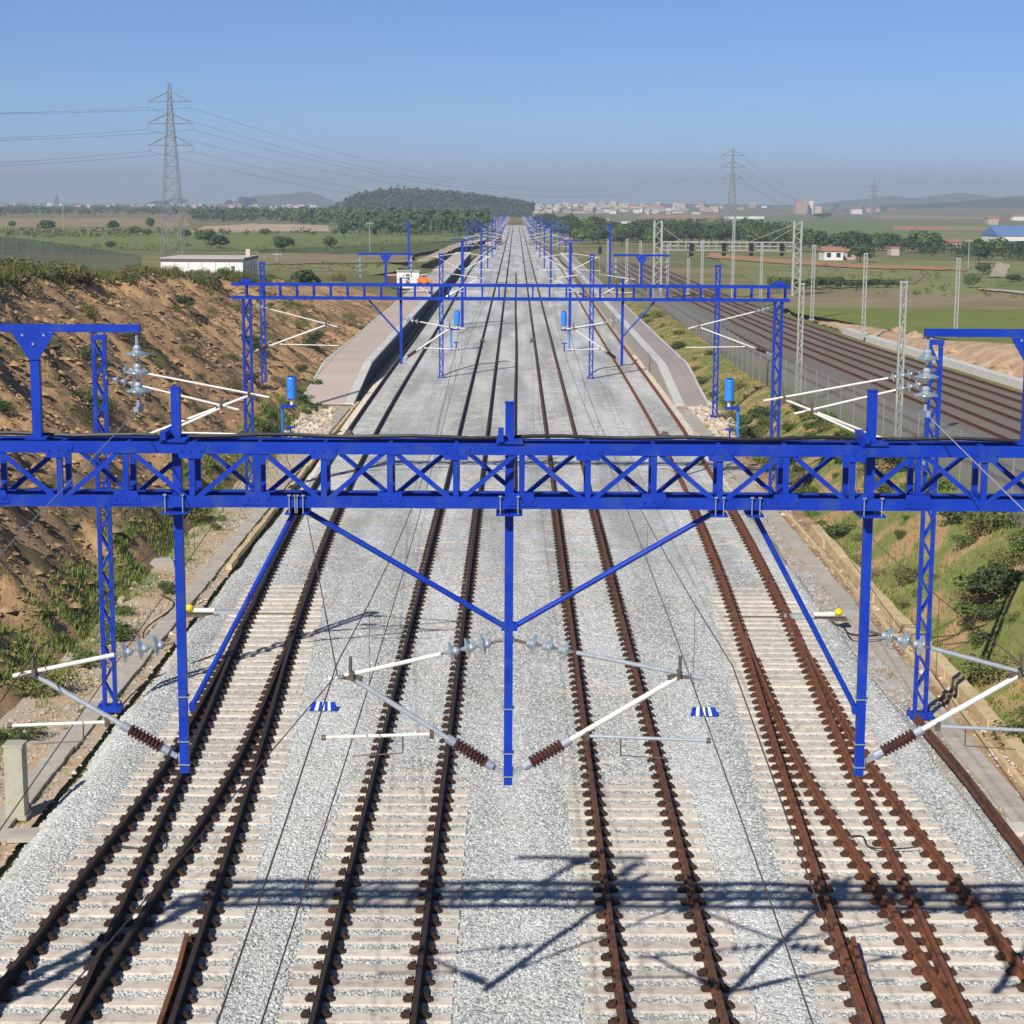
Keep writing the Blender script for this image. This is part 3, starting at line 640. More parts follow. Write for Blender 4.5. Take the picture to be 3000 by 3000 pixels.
def lattice_mast(x, y, h, label, group, m='blue', fine=True, wd=.38, z0=0., **k):
    t = thing('lattice_mast', label, 'lattice mast', (x, y, z0), group); mast_parts(t, h, wd, m, fine, **k); return t
GM = 'blue lattice masts beside the tracks'
m1 = G(323, 2068, -.1); lattice_mast(m1.x, m1.y, 9.05, 'tall blue lattice mast standing between the left trough and ballast', GM, z0=-.1)
m2 = G(2695, 2088, -.1); lattice_mast(m2.x, m2.y, 9.05, 'tall blue lattice mast standing beside the right trough and green bank', GM, z0=-.1)
a_ = G(775, 1203, -.1); lattice_mast(a_.x, a_.y, 8.7, 'blue lattice mast behind the second portal at the foot of the cutting', GM, fine=True, wd=.36, z0=-.1)
a_ = G(2094, 1218, -.1); lattice_mast(a_.x, a_.y, 8.7, 'blue lattice mast on rubble beside the mauve platform ramp', GM, fine=True, wd=.36, z0=-.1)
lattice_mast(-5.15, 129.5, 8.6, 'blue lattice mast between the left outer and left main tracks', GM, fine=True, wd=.36)
lattice_mast(5.3, 129.5, 8.6, 'blue lattice mast between the right main and right outer tracks', GM, fine=True, wd=.36)

# ------------------------------------------------------------------ cantilevers
def disc_string(t, p, q, n=3, r=.125, name='insulator_disc'):
    p, q = Vector(p), Vector(q); L = (q - p).length
    for k in range(n):
        a = p + (q - p) * ((k + .08) / n); b = p + (q - p) * ((k + .92) / n)
        mb = MB(); mb.lathe(a, b, [(0, .02), (.05, .04), (.3, .045), (.36, r * .55), (.5, r), (.58, r * .96), (.62, r * .5), (.7, .03), (1, .018)], 16); obj(name, mb, M['glass'], t, smooth=True)
    mb = MB()
    for k in range(n):
        a = p + (q - p) * ((k + .02) / n); b = p + (q - p) * ((k + .33) / n); mb.lathe(a, b, [(0, .03), (.5, .052), (1, .046)], 10)
    obj('insulator_caps', mb, M['bolt'], t)
    mb = MB(); mb.tube(p - (q - p) * .06, q + (q - p) * .06, .012, 6); obj('rod', mb, M['steel'], t)
def rod_insulator(t, p, q, r=.076):
    p, q = Vector(p), Vector(q); d = q - p
    mb = MB(); prof = []
    for k in range(9):
        a = .16 + k * .075; prof += [(a, .048), (a + .015, r), (a + .05, r * .97), (a + .062, .048)]
    mb.lathe(p, q, [(.14, .03)] + prof + [(.86, .03)], 14); obj('ribbed_insulator', mb, M['brown'], t)
    mb = MB(); mb.tube(p, p + d * .17, .055, 12); mb.tube(p + d * .83, q, .055, 12); obj('insulator_sleeves', mb, M['bolt'], t)
def cantilever(x, y, s, L, zt0, zt1, zs, label, group=None, r0=.06, white=0, detail=True, arm=True, name='catenary_cantilever'):
    """x,y: the post; s: side it reaches to; L: reach; zt0/zt1: heights of tie at post and tip; zs: strut foot."""
    t = thing(name, label, 'cantilever', (x, y, 0), group)
    P = lambda u, z: Vector((s * u, 0, z))
    tie = lambda u: zt0 + (zt1 - zt0) * (u - r0) / (L - r0)
    i0, i1 = r0 + .14, r0 + .70
    wt, wg = M['white_tube'], M['grey_tube']
    mb = MB(); mb.tube(P(i1 + .03, tie(i1 + .03)), P(L, tie(L)), .026, 10); obj('tie_tube', mb, wt if white & 1 else wg, t)
    mb = MB(); mb.tube(P(r0, zt0), P(i0, tie(i0)), .018, 6); obj('tie_link', mb, M['steel'], t)
    if detail: disc_string(t, P(i0, tie(i0)), P(i1, tie(i1)))
    else:
        mb = MB(); mb.tube(P(i0, tie(i0)), P(i1, tie(i1)), .06, 8); obj('insulator_disc', mb, M['glass'], t)
    u2 = L * .88; z2 = tie(u2) - .03
    st = lambda k: P(r0 + .02, zs).lerp(P(u2, z2), k)
    Ls = (P(u2, z2) - P(r0 + .02, zs)).length; ki = .72 / Ls; ks = .12 / Ls
    mb = MB(); mb.tube(st(ki), st(.985), .032, 10); obj('strut_tube', mb, wt if white & 2 else wg, t)
    if detail: rod_insulator(t, st(ks), st(ki + .02))
    else:
        mb = MB(); mb.tube(st(ks), st(ki), .06, 8); obj('ribbed_insulator', mb, M['brown'], t)
    mb = MB(); mb.bar(st(0), st(ks), .03, .06); mb.bar(P(.052, zs - .05), P(.052, zs + .05), .03, .07) ; mb.bar(P(.052, zt0 - .03), P(.052, zt0 + .03), .03, .07); obj('post_bracket', mb, M['bolt'], t)
    mb = MB(); c_ = st(.985); mb.bar(c_ - Vector((0, .04, .02)), Vector((c_.x, -.04, tie(u2) + .05)), .03, .07); mb.bar(c_ + Vector((-s * .12, 0, 0)), c_ + Vector((s * .16, 0, .02)), .05, .05); mb.tube((c_.x + s * .02, -.05, c_.z), (c_.x + s * .02, -.02, tie(u2) + .22), .02, 6); obj('messenger_clamp', mb, M['steel'], t)
    if arm:
        k = ki + .12; a0 = st(k); z3 = a0.z - .07
        e = P(L * 1.03, z3 - .05)
        mb = MB(); mb.tube(Vector((a0.x, 0, z3)), e, .021, 8); obj('registration_arm', mb, wt if white & 4 else wg, t)
        mb = MB(); mb.bar(a0, Vector((a0.x, 0, z3 - .05)), .05, .06); mb.tube(e - Vector((s * .02, 0, 0)), e + Vector((s * .03, 0, 0)), .034, 8); obj('arm_hinge', mb, M['steel'], t)
        if detail:
            h0 = P(L * .47 + .25, z3 - .03); mb = MB(); mb.tube(h0, h0 + Vector((0, -.01, -.2)), .009, 6); mb.tube(h0 + Vector((0, -.01, -.2)), h0 + Vector((s * .6, -.01, -.24)), .007, 6); obj('steady_arm', mb, M['steel'], t)
    return t

# ------------------------------------------------------------------ blue portals
def beam(t, Yc, x0, x1, zb0, zt1, ch, dp, px0, dx, diag, m='blue', joined=False):
    zt, zb_ = zt1 - ch / 2, zb0 + ch / 2
    for fy in (-1, 1):
        for z in (zt, zb_):
            mb = MB(); y = Yc + fy * dp / 2
            # channel section: web plus two flanges turned inward, back ones deepened to shade the web
            mb.box(x0, x1, min(y, y - fy * .012), max(y, y - fy * .012), z - ch / 2, z + ch / 2)
            for e in (-1, 1):
                a, b = sorted((y - fy * .0125, y - fy * (.075 if fy < 0 else .11))); zc = z + e * (ch / 2 - .006); mb.box(x0, x1, a, b, zc - .006, zc + .006)
            obj('chord', mb, M[m], t, True)
    k0 = int(math.ceil((x0 - px0) / dx)); k1 = int(math.floor((x1 - px0) / dx)); zl, zh = zb_ + ch / 2, zt - ch / 2
    for k in range(k0, k1 + 1):
        X = px0 + k * dx
        for fy in (-1, 1):
            mb = MB(); mb.box(X - .032, X + .032, Yc + fy * (dp / 2 - .04) - .03, Yc + fy * (dp / 2 - .04) + .03, zl - .02, zh + .02); obj('vertical', mb, M[m], t, True)
        mb = MB(); mb.box(X - .02, X + .02, Yc - dp / 2 + .08, Yc + dp / 2 - .08, zb_ + ch / 2 + .002, zb_ + ch / 2 + .04); mb.box(X - .02, X + .02, Yc - dp / 2 + .08, Yc + dp / 2 - .08, zt + ch / 2 - .05, zt + ch / 2 - .013); obj('cross_tie', mb, M[m], t, True)
        if diag:
            zc_ = zb_ if k % 2 == 0 else zt; sg_ = 1 if k % 2 == 0 else -1; yf = Yc - dp / 2; mb = MB()
            mb.prism([(X - .17, zc_ - sg_ * .03), (X + .17, zc_ - sg_ * .03), (X + .13, zc_ + sg_ * .12), (X - .13, zc_ + sg_ * .12)][::sg_], yf - .009, yf - .001)
            for e in (-.11, 0, .11): mb.tube((X + e, yf - .022, zc_ + sg_ * .03), (X + e, yf - .009, zc_ + sg_ * .03), .014, 6)
            obj('gusset', mb, M[m], t, True)
        if diag and k < k1:
            for fy in (-1, 1):
                up = (k % 2 == 1) == (fy < 0); a, b = (X + .05, X + dx - .05)
                mb = MB(); y = Yc + fy * (dp / 2 - .022)
                mb.bar((a, y, zl - .03 if up else zh + .03), (b, y, zh + .03 if up else zl - .03), .055, .016, (0, 1, 0)); 
                if fy > 0:  # lip added along the upper edge to shade the back diagonal's face
                    p_, q_ = Vector((a, y - .036, zl - .03 if up else zh + .03)), Vector((b, y - .036, zh + .03 if up else zl - .03)); n_ = (q_ - p_).cross(Vector((0, 1, 0))).normalized(); n_ *= 1 if n_.z > 0 else -1
                    mb.bar(p_ + n_ * .024, q_ + n_ * .024, .056, .008, n_)
                obj('diagonal', mb, M[m], t, True)
def clamp(t, x, y, z, w_=.2, m='bolt'):
    mb = MB()
    for a in (-1, 1): mb.tube((x + a * w_ / 2, y - .03, z - .13), (x + a * w_ / 2, y - .03, z + .09), .007, 6); mb.box(x + a * w_ / 2 - .018, x + a * w_ / 2 + .018, y - .05, y - .01, z + .075, z + .09)
    obj('u_bolt', mb, M[m], t, True)
    mb = MB(); mb.box(x - w_ / 2 - .05, x + w_ / 2 + .05, y - .05, y + .35, z - .14, z - .122); obj('clamp_plate', mb, M['blue'], t, True)
def column(t, X, Yc, h, wd=.34, fine=False, m='blue'):
    for s in (-1, 1):
        mb = MB(); mb.box(X + s * (wd / 2) - .04, X + s * (wd / 2) + .04, Yc - .17, Yc + .17, -.1, h); obj('column_leg', mb, M[m], t, True)
    n = int(h / .5)
    for fy in (-1, 1):
        for k in range(n):
            sg = 1 if k % 2 else -1; mb = MB(); mb.bar((X - sg * (wd / 2 - .02), Yc + fy * .18, h * k / n), (X + sg * (wd / 2 - .02), Yc + fy * .18, h * (k + 1) / n), .045, .014, (0, 1, 0)); obj('lacing_bar', mb, M[m], t, True)
    mb = MB(); mb.box(X - wd / 2 - .15, X + wd / 2 + .15, Yc - .3, Yc + .3, -.25, -.08); obj('base_plate', mb, M[m], t, True)
PY = 21.05; FY = PY - .25                              # near portal: middle and front planes
zT, zB = D(1500, 1301, FY).z, D(1500, 1491, FY).z
t = P1 = thing('overhead_portal', 'blue trussed gantry nearest the camera spanning all tracks with crossed diagonals', 'portal', (0, PY, 0), 'blue gantries over the tracks')
xv = D(1529, 1400, FY).x; dxv = (D(2498, 1400, FY).x - D(1529, 1400, FY).x) / 5
beam(t, PY, -11.4, 11.6, zB, zT, .128, .5, xv, dxv, True)
for X in (-11.1, 11.3): column(t, X, PY, zB - .01, .4)
def post(t, X, y, z0, z1, w_=.10):
    mb = MB(); mb.box(X - w_ / 2, X + w_ / 2, y - w_ / 2, y + w_ / 2, z0, z1); mb.box(X - w_ / 2 - .008, X + w_ / 2 + .008, y - w_ / 2 - .008, y + w_ / 2 + .008, z1, z1 + .012); obj('hanging_post', mb, M['blue'], t, True)
    clamp(t, X, FY, zB + .064); 
    mb = MB(); mb.box(X - .15, X + .15, FY - .03, FY + .55, zT + .003, zT + .03); mb.box(X - .13, X - .07, FY - .06, FY + .56, zT + .03, zT + .12); obj('saddle', mb, M['blue'], t, True)
    mb = MB()
    for dz in (.10, .38, .92) if True else (): mb.box(X - w_ / 2 - .02, X + w_ / 2 + .02, y - w_ / 2 - .02, y + w_ / 2 + .02, z0 + dz, z0 + dz + .010)
    obj('post_collar', mb, M['bolt'], t, True)
pc, pl, pr = D(1491, 1700, PY).x, D(528, 1700, PY).x, D(2536, 1700, PY).x
zc0, zl0, zr0 = D(1487, 2297, PY).z, D(545, 2262, PY).z, D(2515, 2270, PY).z
post(t, pc, PY, zc0, D(1497, 1180, PY).z); post(t, pl, PY, zl0, D(512, 1135, PY).z); post(t, pr, PY, zr0, D(2555, 1145, PY).z)
def brace(t, p, q, r=.033):
    mb = MB(); mb.tube(p, q, r, 10); obj('brace', mb, M['blue'], t, True)
    mb = MB(); d = (Vector(q) - Vector(p)).normalized(); sx = 1 if q[0] > p[0] else -1; mb.box(p[0] + sx * .01 - .035, p[0] + sx * .01 + .035, p[1] - .057, p[1] + .057, p[2] - .04, p[2] + .05); mb.box(q[0] - .055, q[0] + .055, q[1] - .05, q[1] + .05, q[2] - .03, q[2] + .04); obj('brace_lug', mb, M['blue'], t, True)
for a, b in (((1480, 1836), (885, 1512)), ((1505, 1836), (2100, 1516)), ((562, 2070), (868, 1512)), ((2508, 2080), (2205, 1516))):
    p, q = D(*a, PY), D(*b, PY); q.z = zB - .05; brace(t, tuple(p), tuple(q)); clamp(t, q.x, FY, zB + .064, .09)
# feeder brackets standing on the beam (T shape) as parts of the gantry
def tee(t, X, Yc, zb_, ztop, half=1.2, m='blue', w_=.10):
    mb = MB(); mb.box(X - w_ / 2, X + w_ / 2, Yc - w_ / 2, Yc + w_ / 2, zb_ + .004, ztop - .05); mb.box(X - .12, X + .12, Yc - .12, Yc + .12, zb_ + .003, zb_ + .03); obj('feeder_post', mb, M[m], t, True)
    mb = MB(); mb.box(X - half, X + half, Yc - .06, Yc + .06, ztop - .085, ztop); obj('crossarm', mb, M[m], t, True)
    mb = MB(); mb.prism([(X - .24, ztop - .088), (X - .22, ztop - .13), (X - .055, ztop - .4), (X + .055, ztop - .4), (X + .22, ztop - .13), (X + .24, ztop - .088)][::-1], Yc - w_ / 2 - .014, Yc - w_ / 2 - .002); obj('gusset', mb, M[m], t, True)
    mb = MB()
    for a in (-.12, .12): mb.tube((X + a, Yc - .07, ztop - .12), (X + a, Yc - w_ / 2 - .014, ztop - .12), .015, 6)
    mb.tube((X, Yc - .08, ztop - .22), (X, Yc - w_ / 2 - .014, ztop - .22), .015, 6); obj('bolt', mb, M['bolt'], t, True)
zct = D(200, 950, PY).z
xtl, xtr = D(105, 1100, PY).x, D(2705, 975, PY).x + 1.22
tee(t, xtl, PY, zT, zct); tee(t, xtr, PY, zT, zct)
def hung_insulators(x, y, z, n, label, r=.14):
    h = thing('insulator_string', label, 'insulator', (x, y, z), 'insulators hanging from the crossarms')
    L = .21 * n
    mb = MB(); mb.tube((0, 0, 0), (0, 0, -.14), .02, 8); obj('shackle', mb, M['bolt'], h)
    disc_string(h, (0, 0, -.14), (0, 0, -.14 - L), n, r)
    mb = MB(); mb.bar((0, -.16, -.24 - L), (0, .16, -.24 - L), .05, .07); mb.tube((0, 0, -.14 - L), (0, 0, -.26 - L), .02, 8); obj('wire_clamp', mb, M['bolt'], h)
hung_insulators(xtl + 1.16, PY, zct - .085, 3, 'glass disc insulators hanging from the left crossarm of the near gantry')
hung_insulators(xtr - 1.16, PY, zct - .085, 3, 'glass disc insulators hanging from the right crossarm of the near gantry')
# black cable along the top of the beam
mb = MB(); pts = [(x, PY + .12 + .05 * math.sin(x * 1.9), zT + .035 + .012 * math.sin(x * 4)) for x in np.arange(-11, 11.2, .35)]; mb.path(pts, .024, 6)
tag(obj('cable', mb, M['cable']), 'black cable lying along the top of the near blue gantry', 'cable')
cantilever(pc, PY, -1, 2.1, D(1480, 1875, PY).z, D(955, 1990, PY).z, D(1465, 2262, PY).z, 'cantilever reaching left from the centre post with white tie and grey strut', 'cantilevers of the near gantry', white=5)
cantilever(pc, PY, 1, 2.28, D(1500, 1875, PY).z, D(2085, 1987, PY).z, D(1520, 2262, PY).z, 'cantilever reaching right from the centre post with grey tie and white strut', 'cantilevers of the near gantry', white=2)
cantilever(pl, PY, -1, 1.98, D(530, 1880, PY).z, D(15, 1980, PY).z, D(530, 2217, PY).z, 'cantilever on the left hanging post reaching over the left turnout', 'cantilevers of the near gantry', white=5)
cantilever(pr, PY, 1, 2.1, D(2535, 1850, PY).z, D(3040, 1985, PY).z, D(2530, 2230, PY).z, 'cantilever on the right hanging post reaching over the right turnout', 'cantilevers of the near gantry', white=2)
# two cantilevers on each tall lattice mast
for s, mx, my, side in ((1, m1.x, m1.y, 'left'), (-1, m2.x, m2.y, 'right')):
    cantilever(mx + s * .2, my - .45, s, 3.15, 8.0, 7.25, 6.1, f'nearer white cantilever on the tall {side} lattice mast', 'cantilevers of the tall lattice masts', white=7)
    cantilever(mx + s * .2, my + .5, s, 3.75, 8.15, 7.45, 6.25, f'farther white cantilever on the tall {side} lattice mast', 'cantilevers of the tall lattice masts', white=7)
# second portal
PY2 = 77.0
zT2, zB2 = D(1500, 832, PY2).z, D(1500, 880, PY2).z
t = P2 = thing('overhead_portal', 'blue gantry farther along, seen whole between its two lattice columns', 'portal', (0, PY2, 0), 'blue gantries over the tracks')
beam(t, PY2, -11.7, 11.32, zB2, zT2, .12, .5, .02, .695, False)
for X, a in ((D(729, 1200, PY2).x, 0), (D(2272, 1200, PY2).x, 1)):
    column(t, X, PY2, zB2 - .005, .30)
    mb = MB(); mb.box(X - .28, X + .28, PY2 - .28, PY2 + .28, zT2 + .002, zT2 + .05); mb.box(X - .2, X + .2, PY2 - .1, PY2 + .1, zT2 + .05, zT2 + .16); obj('column_head', mb, M['blue'], t, True)
q1, q2 = D(1175, 960, PY2).x, D(1823, 960, PY2).x
for X, s in ((q1, -1), (q2, 1)):
    zz = D(1175, 1066, PY2).z; mb = MB(); mb.box(X - .055, X + .055, PY2 - .055, PY2 + .055, zz, zT2 + .25); obj('hanging_post', mb, M['blue'], t, True)
    mb = MB(); mb.tube((X + s * 1.32, PY2, zB2 - .02), (X + s * .05, PY2, D(1175, 980, PY2).z), .035, 8); obj('brace', mb, M['blue'], t, True)
for X in (D(1130, 750, PY2).x, D(1880, 750, PY2).x): tee(t, X, PY2, zT2, D(1130, 741, PY2).z, 1.15)
for X, n_ in ((D(1130, 750, PY2).x, 'left'), (D(1880, 750, PY2).x, 'right')):
    for e, wd_ in ((-1.05, 'outer' if n_ == 'left' else 'inner'), (1.05, 'inner' if n_ == 'left' else 'outer')):
        hung_insulators(X + e, PY2, D(1130, 741, PY2).z - .085, 3, f'pale insulator string at the {wd_} end of the {n_} crossarm on the farther gantry', .13)
G2 = 'cantilevers of the farther gantry'
cantilever(q1, PY2, 1, 2.3, 7.35, 6.95, 5.65, 'white cantilever on the left hanging post of the farther gantry', G2, white=7)
cantilever(q2, PY2, -1, 2.3, 7.35, 6.95, 5.65, 'white cantilever on the right hanging post of the farther gantry', G2, white=7)
cantilever(D(729, 1200, PY2).x + .17, PY2, 1, 3.55, 7.9, 7.0, 5.95, 'white cantilever on the left column of the farther gantry', G2, white=7)
cantilever(D(2272, 1200, PY2).x - .17, PY2, -1, 3.55, 7.9, 7.0, 5.95, 'white cantilever on the right column of the farther gantry', G2, white=7)
# cantilevers on the lattice masts between tracks at 130 m
for X, s in ((-5.15, -1), (-5.15, 1), (5.3, -1), (5.3, 1)):
    cantilever(X + s * .18, 129.4, s, 2.75, 7.3, 6.9, 5.6, 'white cantilever on the {} lattice mast between tracks, reaching {}'.format('left' if X < 0 else 'right', 'outward' if s * X > 0 else 'inward'), 'cantilevers of the lattice masts between tracks', white=7, detail=False)
# far single masts on both sides, getting smaller towards the horizon
def far_mast_proto():
    t = thing('catenary_mast', 'solid blue mast with white arms left of the main tracks, nearest of its row', 'mast', (-5.15, 181, 0), 'blue masts receding towards the horizon')
    mb = MB(); mb.box(-.14, .14, -.12, .12, -.1, 8.4); obj('mast_post', mb, M['blue'], t)
    mb = MB(); mb.box(-.35, .35, -.35, .35, -.2, .12); obj('footing', mb, M['white_conc'], t)
    mb = MB()
    for s in (-1, 1):
        mb.tube((s * .17, 0, 7.3), (s * 2.8, 0, 6.9), .03, 6); mb.tube((s * .17, 0, 5.7), (s * 2.5, 0, 6.9), .035, 6); mb.tube((s * .9, 0, 5.75), (s * 2.9, 0, 5.65), .025, 6)
    obj('arms', mb, M['white_tube'], t)
    mb = MB(); mb.box(-1.1, 1.1, -.05, .05, 8.5, 8.6); obj('crossarm', mb, M['blue'], t)
    return t
pm = far_mast_proto(); words_ = ['second', 'third', 'fourth', 'fifth', 'sixth', 'seventh', 'eighth', 'ninth', 'tenth', 'eleventh', 'twelfth', 'thirteenth', 'fourteenth', 'fifteenth']
dup(pm, (5.3, 181, 0), 'solid blue mast with white arms right of the main tracks, nearest of its row')
for i, Y in enumerate([281, 345, 410, 475, 540, 600, 655, 705, 755, 805, 855, 905, 950]):
    for s, X in (('left', -5.15), ('right', 5.3)):
        lab = f'{words_[i]} blue mast along the row {s} of the main tracks' if i < 4 else f'tiny blue mast in the far cluster {s} of the main tracks'
        dup(pm, (X, Y, 0), lab, scale=(.85, 1, .76) if Y > 580 else (.85, 1, .92) if Y > 300 else None)
fo = thing('catenary_mast', 'slim blue mast far off standing alone beyond the right platform', 'mast', (13.6, 270, 0), 'blue masts receding towards the horizon')
mb = MB(); mb.box(-.16, .16, -.12, .12, -.3, 9.2); obj('mast_post', mb, M['blue'], fo); mb = MB(); mb.box(-1.2, .2, -.04, .04, 8.6, 8.7); obj('crossarm', mb, M['blue'], fo)
dup(fo, (-16, 280, 0.2), 'slim blue mast far off standing beyond the left platform among fields')
for i, Y in enumerate([430, 490, 550, 610, 670, 730, 790, 850, 910, 960]):
    sc_ = (.8, 1, .68) if Y > 560 else (.85, 1, .82)
    dup(fo, (11.5, Y, 0), 'tiny blue mast in the outer row of the far cluster, right side', scale=sc_); dup(fo, (-11.4, Y, 0), 'tiny blue mast in the outer row of the far cluster, left side', rz=PI, scale=sc_)

# ------------------------------------------------------------------ overhead wires
SUP = [-36, 21.05, 77, 129.4, 181, 231, 281, 331, 381, 431]
def catenary(fx, label, zc=5.32, zm=6.78, ymax=331):
    t = thing('catenary_line', label, 'overhead wire', (float(fx(21)), 21, 0), 'overhead wires along the tracks')
    mm, mc = MB(), MB(); nd = 0
    for a, b in zip(SUP[:-1], SUP[1:]):
        if b > ymax: break
        for k in range(12):
            def pt(u, kind):
                y = a + (b - a) * u; sg = 4 * u * (1 - u)
                return Vector((float(fx(y)), y, zm - .95 * sg if kind else zc + .0))
            mm.path([pt(k / 12, 1), pt((k + 1) / 12, 1)], .0085, 4)
            mc.path([pt(k / 12, 0), pt((k + 1) / 12, 0)], .0085, 4)
            if k % 2 == 1 and b < 140 and a > -30:
                d_ = MB(); d_.path([pt(k / 12, 1), pt(k / 12, 0)], .005, 3); obj('dropper', d_, M['wire'], t, True)
    obj('messenger_wire', mm, M['wire'], t, True); obj('contact_wire', mc, M['wire'], t, True)
catenary(lambda y: TR2 + .15 * np.sin(np.asarray(y) * PI / 56), 'overhead wires above the left main track')
catenary(lambda y: TR3 + .15 * np.sin(np.asarray(y) * PI / 56), 'overhead wires above the right main track')
catenary(lambda y: fB(y), 'overhead wires above the left outer track', 5.45, 6.9)
catenary(lambda y: fG(y), 'overhead wires above the right outer track', 5.45, 6.9)
def wire(pts, label, r, m, group, name='wire', cat='wire', n=4):
    mb = MB(); mb.path(pts, r, n); return tag(obj(name, mb, M[m]), label, cat, group)
def sagline(p, q, sag, n=14): p, q = Vector(p), Vector(q); return [p.lerp(q, k / n) - Vector((0, 0, 4 * sag * (k / n) * (1 - k / n))) for k in range(n + 1)]
zf = zct - .085 - .24 - .63
for xa, xb, nm in ((xtl + 1.16, D(1130, 750, PY2).x + 1.05, 'left'), (xtr - 1.16, D(1880, 750, PY2).x - 1.05, 'right')):
    wire(sagline((xa, 4, zf - 1.55), (xa, PY, zf), .05, 8), f'feeder wire on the {nm} running from the hanging insulators towards the viewer', .007, 'alu_wire', 'feeder wires on the gantries')

wire([(-7.05, 56, 6.85), (-5.3, 42, 6.62), (-3.75, 33, 6.58), (pc - 2.0, PY, 6.66), (-3.3, 11.6, 6.5), (-4.3, 4, 6.4)], 'overhead wire bending at the left centre cantilever towards the bottom left corner', .008, 'wire', None)
# ------------------------------------------------------------------ trackside blue signals
def signal(px, py, s, label, sc=1.0):
    c = G(px, py, -.1); t = thing('trackside_signal', label, 'signal', tuple(c), 'light blue trackside signals')
    mb = MB(); mb.tube((0, 0, 0), (0, 0, 1.78), .075, 12); obj('pole', mb, M['sky_blue'], t)
    mb = MB(); mb.box(min(-.08, s * .68), max(.08, s * .68), -.2, .2, 1.78, 1.92) if s > 0 else mb.box(-.68, .08, -.2, .2, 1.78, 1.92); obj('bracket', mb, M['blue'], t)
    x = s * .48
    mb = MB(); mb.lathe((x, 0, 1.92), (x, 0, 2.22), [(0, .09), (.5, .07), (1, .17)], 14); obj('neck', mb, M['white_tube'], t)
    mb = MB(); mb.lathe((x, 0, 2.2), (x, 0, 3.32), [(0, .2), (.04, .245), (.96, .245), (1, .225)], 24); obj('blue_cylinder', mb, M['sky_blue'], t)
    mb = MB(); mb.lathe((x, 0, 3.32), (x, 0, 3.40), [(0, .225), (.6, .17), (1, .04)], 24); obj('cylinder_cap', mb, M['blue'], t)
    mb = MB(); mb.box(-.16, .16, -.16, .16, -.1, .22); obj('base', mb, M['blue'], t)
    mb = MB(); mb.tube((s * .42, -.15, -.1), (s * .42, -.15, .72), .05, 8); mb.box(s * .42 - .22, s * .42 + .22, -.32, .02, .72, .80); obj('side_stand', mb, M['blue'], t)
    return t
signal(829, 1294, 1, 'light blue cylinder signal on a pole beside the pink platform ramp')
signal(2160, 1300, -1, 'light blue cylinder signal on a pole beside the mauve platform ramp')
signal(1322, 1030, 1, 'small light blue cylinder signal between tracks on the left, far off')
signal(1668, 1032, -1, 'small light blue cylinder signal between tracks on the right, far off')

def rubble(name, polys, n, r0, r1, label, seed):
    rg = np.random.default_rng(seed); bm_ = MB()
    for k in range(n):
        (ax, ay), (bx, by), (cx_, cy_), (dx_, dy_) = polys; u, v = rg.random(2)
        px = (ax * (1 - u) + bx * u) * (1 - v) + (dx_ * (1 - u) + cx_ * u) * v; py = (ay * (1 - u) + by * u) * (1 - v) + (dy_ * (1 - u) + cy_ * u) * v
        c_ = G(px, py, -.28); r = rg.uniform(r0, r1); a = rg.uniform(0, 6.28); pts = []
        for q, zz in ((1.0, -.3), (.95, .25), (.45, .75)):
            for t_ in range(5): w_ = r * q * rg.uniform(.7, 1.2); pts.append((c_.x + math.cos(a + t_ * 1.257) * w_, c_.y + math.sin(a + t_ * 1.257) * w_, c_.z + r * zz * rg.uniform(.7, 1.1)))
        bm_.add(pts, [(i_ * 5 + k_, i_ * 5 + (k_ + 1) % 5, (i_ + 1) * 5 + (k_ + 1) % 5, (i_ + 1) * 5 + k_) for i_ in range(2) for k_ in range(5)] + [(10, 11, 12, 13, 14)])
    return tag(obj(name, bm_, M['rub']), label, None, None, 'stuff')
M['rub'] = ground_mat('tan_rubble', (0.52, 0.42, 0.32), (0.42, 0.33, 0.24), (0.58, 0.53, 0.46), 0.9, 4, .3)
rubble('rubble', [(770, 1200), (985, 1200), (960, 1290), (760, 1330)], 420, .06, .28, 'tan rubble at the end of the pink platform', 1)
rubble('rubble', [(1990, 1175), (2060, 1165), (2230, 1290), (2110, 1290)], 320, .06, .25, 'tan rubble at the end of the mauve platform', 2)
rubble('rubble', [(330, 1800), (480, 1600), (560, 1500), (470, 1500)], 200, .04, .14, 'scattered stones at the foot of the cutting', 3)
def grass(name, n, fx, label, hmin, hmax, wd=.012, m='grass_blade', seed=3):
    rg = np.random.default_rng(seed); x, y = fx(rg, n); z = np.where(x < -12.2, cliff_z(x, y) if True else 0, np.maximum(terrain(x, y), -.32)) - .03
    h = rg.uniform(hmin, hmax, n); a = rg.uniform(0, 6.28, n); lean = rg.uniform(.1, .6, n) * h; wv = wd * rg.uniform(.7, 1.6, n)
    dx, dy = np.cos(a), np.sin(a); lx, ly = np.cos(a + 1.3) * lean, np.sin(a + 1.3) * lean
    v = np.stack([np.stack([x - dx * wv, y - dy * wv, z], 1), np.stack([x + dx * wv, y + dy * wv, z], 1), np.stack([x + lx, y + ly, z + h], 1)], 1).reshape(-1, 3)
    o = link(name, np_mesh(name, v, np.arange(3 * n).reshape(-1, 3), M[m])); return tag(o, label, None, None, 'stuff')
